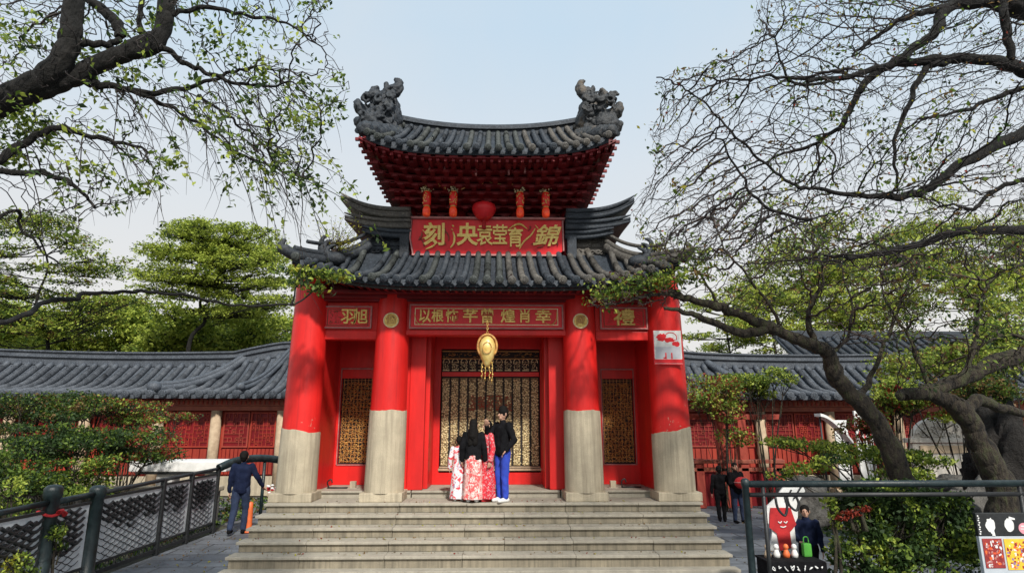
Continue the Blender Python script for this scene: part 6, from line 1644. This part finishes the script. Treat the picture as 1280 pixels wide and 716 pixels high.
# foliage between gate and right hall
for k, (x, y, Y, rx_, rz_, mats, pr, lab) in enumerate((
    (905, 500, 5.2, .75, .5, ('leaf1', 'leafr', 'leaf2', 'leafb'), (.4, .2, .25, .15), 'loose yellow green shrub with red leaves right beside the gate column'),
    (955, 478, 5.5, .7, .26, ('leaf1', 'leaf2', 'leaf3'), (.4, .35, .25), 'spreading green shrub top in front of the right hall eaves'),
    (1110, 492, 3.0, .9, .30, ('leaf2', 'leaf1', 'leafr'), (.5, .4, .1), 'bright green shrub top between the two leaning trunks'),
    (1180, 455, 4.0, 1.2, .30, ('leaf1', 'leaf2', 'leafb'), (.4, .4, .2), 'wide green shrub top below the dark rear roof'),
    (1235, 500, 2.6, .9, .4, ('leaf3', 'leafb', 'leaf1'), (.4, .25, .35), 'brownish green shrub behind the thick mossy trunk'),
    (1255, 450, 5.0, 1.1, .5, ('leaf1', 'leaf2', 'leaf3'), (.35, .4, .25), 'leafy green shrub top at the right edge over the level limb'),
    (1085, 535, 5.0, .5, .3, ('leafr', 'leaf1', 'leafb'), (.5, .3, .2), 'red leaved shrub below the white curved awning'))):
    c = at(x, y, Y); q = random.Random(k + 200); pads = [(c.x + q.gauss(0, rx_ * .6), Y + q.uniform(-.6, .6), max(.3, c.z + q.gauss(0, rz_ * .7)), rx_ * q.uniform(.5, .8), rx_ * .6, rz_ * q.uniform(.5, .8)) for _ in range(11)]
    shrub('courtyard_shrub', lab, (c.x, Y, 0), pads, .044, 1050, 120 + k, mats, pr, group='shrubs in the right courtyard')
# weeds on the roof
for sx, c, lab in ((-1, Vector((-3.15, .0, 5.72)), 'wispy yellow weed growing on the left roof corner'), (1, Vector((3.42, -.1, 5.62)), 'yellow weed tuft growing on the right roof corner')):
    t = thing('roof_weed', tuple(c), lab, 'weed'); m = MB(); C = []; q = random.Random(5 + sx)
    for k in range(46 if sx < 0 else 22):
        pts = [c]; d = Vector((q.uniform(-.8, .8) + (.25 if sx < 0 else .1), q.uniform(-.3, .3), 1)).normalized(); L = q.uniform(.3, .95 if sx < 0 else .4) / 8
        for _ in range(8): d = (d + Vector((q.gauss(0, .16), q.gauss(0, .12), q.gauss(-.02, .1)))).normalized(); pts.append(pts[-1] + d * L)
        m.tube(pts, [.008 - .0007 * i for i in range(9)], 3, cap=False); C += [p + Vector((q.gauss(0, .03), q.gauss(0, .03), q.gauss(0, .03))) for p in pts[5:]]
    m.build('stems', M['twig2'], t)
    for _ in range(150 if sx < 0 else 190): C.append(c + Vector((q.gauss(.15 if sx < 0 else .12, .15 if sx < 0 else .09), q.gauss(0, .08), q.gauss(.20, .07 if sx < 0 else .09))))
    leaf_mesh('leaves', C, .026, [M['leafy'], M['leaf2'], M['leaf1']], [.5, .3, .2], t, 5)
# litter of fallen leaves and thin ground cover in the garden
C = []; q = random.Random(1)
for _ in range(9000): C.append((q.uniform(-16, -6.15), q.uniform(-4, 8.5), .01 + q.random() * .06))
for _ in range(7000): C.append((q.uniform(7.2, 18), q.uniform(-1.5, 5), .0 + q.random() * .07))
o = leaf_mesh('ground_cover', C, .06, [M['leaf3'], M['leaf1'], M['leafb']], [.5, .35, .15], None, 9, flat=.6)
tag(o, 'low leafy ground cover between the garden rocks', 'ground cover', kind='stuff')

# fallen leaves on the steps and paving
C = []; q = random.Random(6)
for _ in range(420):
    x = q.uniform(-4, 4); k = q.randint(0, 4); C.append((x, -.35 * k + q.uniform(.05, .33) - .0, ZP - .1625 * k + .012))
for _ in range(1500):
    x = q.choice((q.uniform(-5.9, -4.2), q.uniform(4.2, 9.5))); C.append((x, q.uniform(-5, 9), .004))
o = leaf_mesh('fallen_leaves', C, .022, [M['leafb'], M['leafy'], M['leafr']], [.6, .25, .15], None, 12, flat=.95, curl=.1)
tag(o, 'small dry fallen leaves scattered over the steps and walkway', 'fallen leaves', kind='stuff')
# ------------------------------------------------------------------ light and sky
sun_dir = Vector((.30, -1.0, .95)).normalized()      # towards the sun
sl = bpy.data.lights.new('sun', 'SUN'); sl.energy = 4.7; sl.angle = math.radians(3.5); sl.color = (1, .95, .87)
so = bpy.data.objects.new('sun', sl); col.objects.link(so); so.rotation_euler = sun_dir.to_track_quat('Z', 'Y').to_euler(); so.location = (10, -20, 30)
w = bpy.data.worlds.new('World'); scene.world = w; w.use_nodes = True
nt = w.node_tree; bg = nt.nodes['Background']
sky = nt.nodes.new('ShaderNodeTexSky'); sky.sky_type = 'NISHITA'; sky.sun_disc = False
sky.sun_elevation = math.asin(sun_dir.z); sky.sun_rotation = math.atan2(sun_dir.x, sun_dir.y)
sky.air_density = 1.0; sky.dust_density = 2.5; sky.ozone_density = 1.5
# thin high haze: whiter towards the horizon
tc = nt.nodes.new('ShaderNodeTexCoord'); sp = nt.nodes.new('ShaderNodeSeparateXYZ'); nt.links.new(tc.outputs['Generated'], sp.inputs[0])
r = ramp(nt, sp.outputs[2], [(.0, (10.2, 9.9, 9.4)), (.20, (9.9, 9.8, 9.6)), (.40, (8.6, 9.5, 10.3)), (.58, (7.0, 8.9, 10.6))])
cl = noise_n(nt, tc.outputs['Generated'], 2.2, 5, .55, .6)
r = mixc(nt, ramp(nt, cl, [(.42, (0, 0, 0)), (.75, (.35, .35, .35))]), r, (9.6, 9.6, 9.6))
mx = mixc(nt, .9, sky.outputs[0], r)
nt.links.new(mx, bg.inputs['Color']); bg.inputs['Strength'].default_value = .088
scene.view_settings.view_transform = 'Standard'; scene.view_settings.look = 'None'; scene.view_settings.exposure = 0; scene.view_settings.gamma = 1
scene.view_settings.use_curve_mapping = False
scene.cycles.max_bounces = 6; scene.cycles.transparent_max_bounces = 6
scene.cycles.use_denoising = True
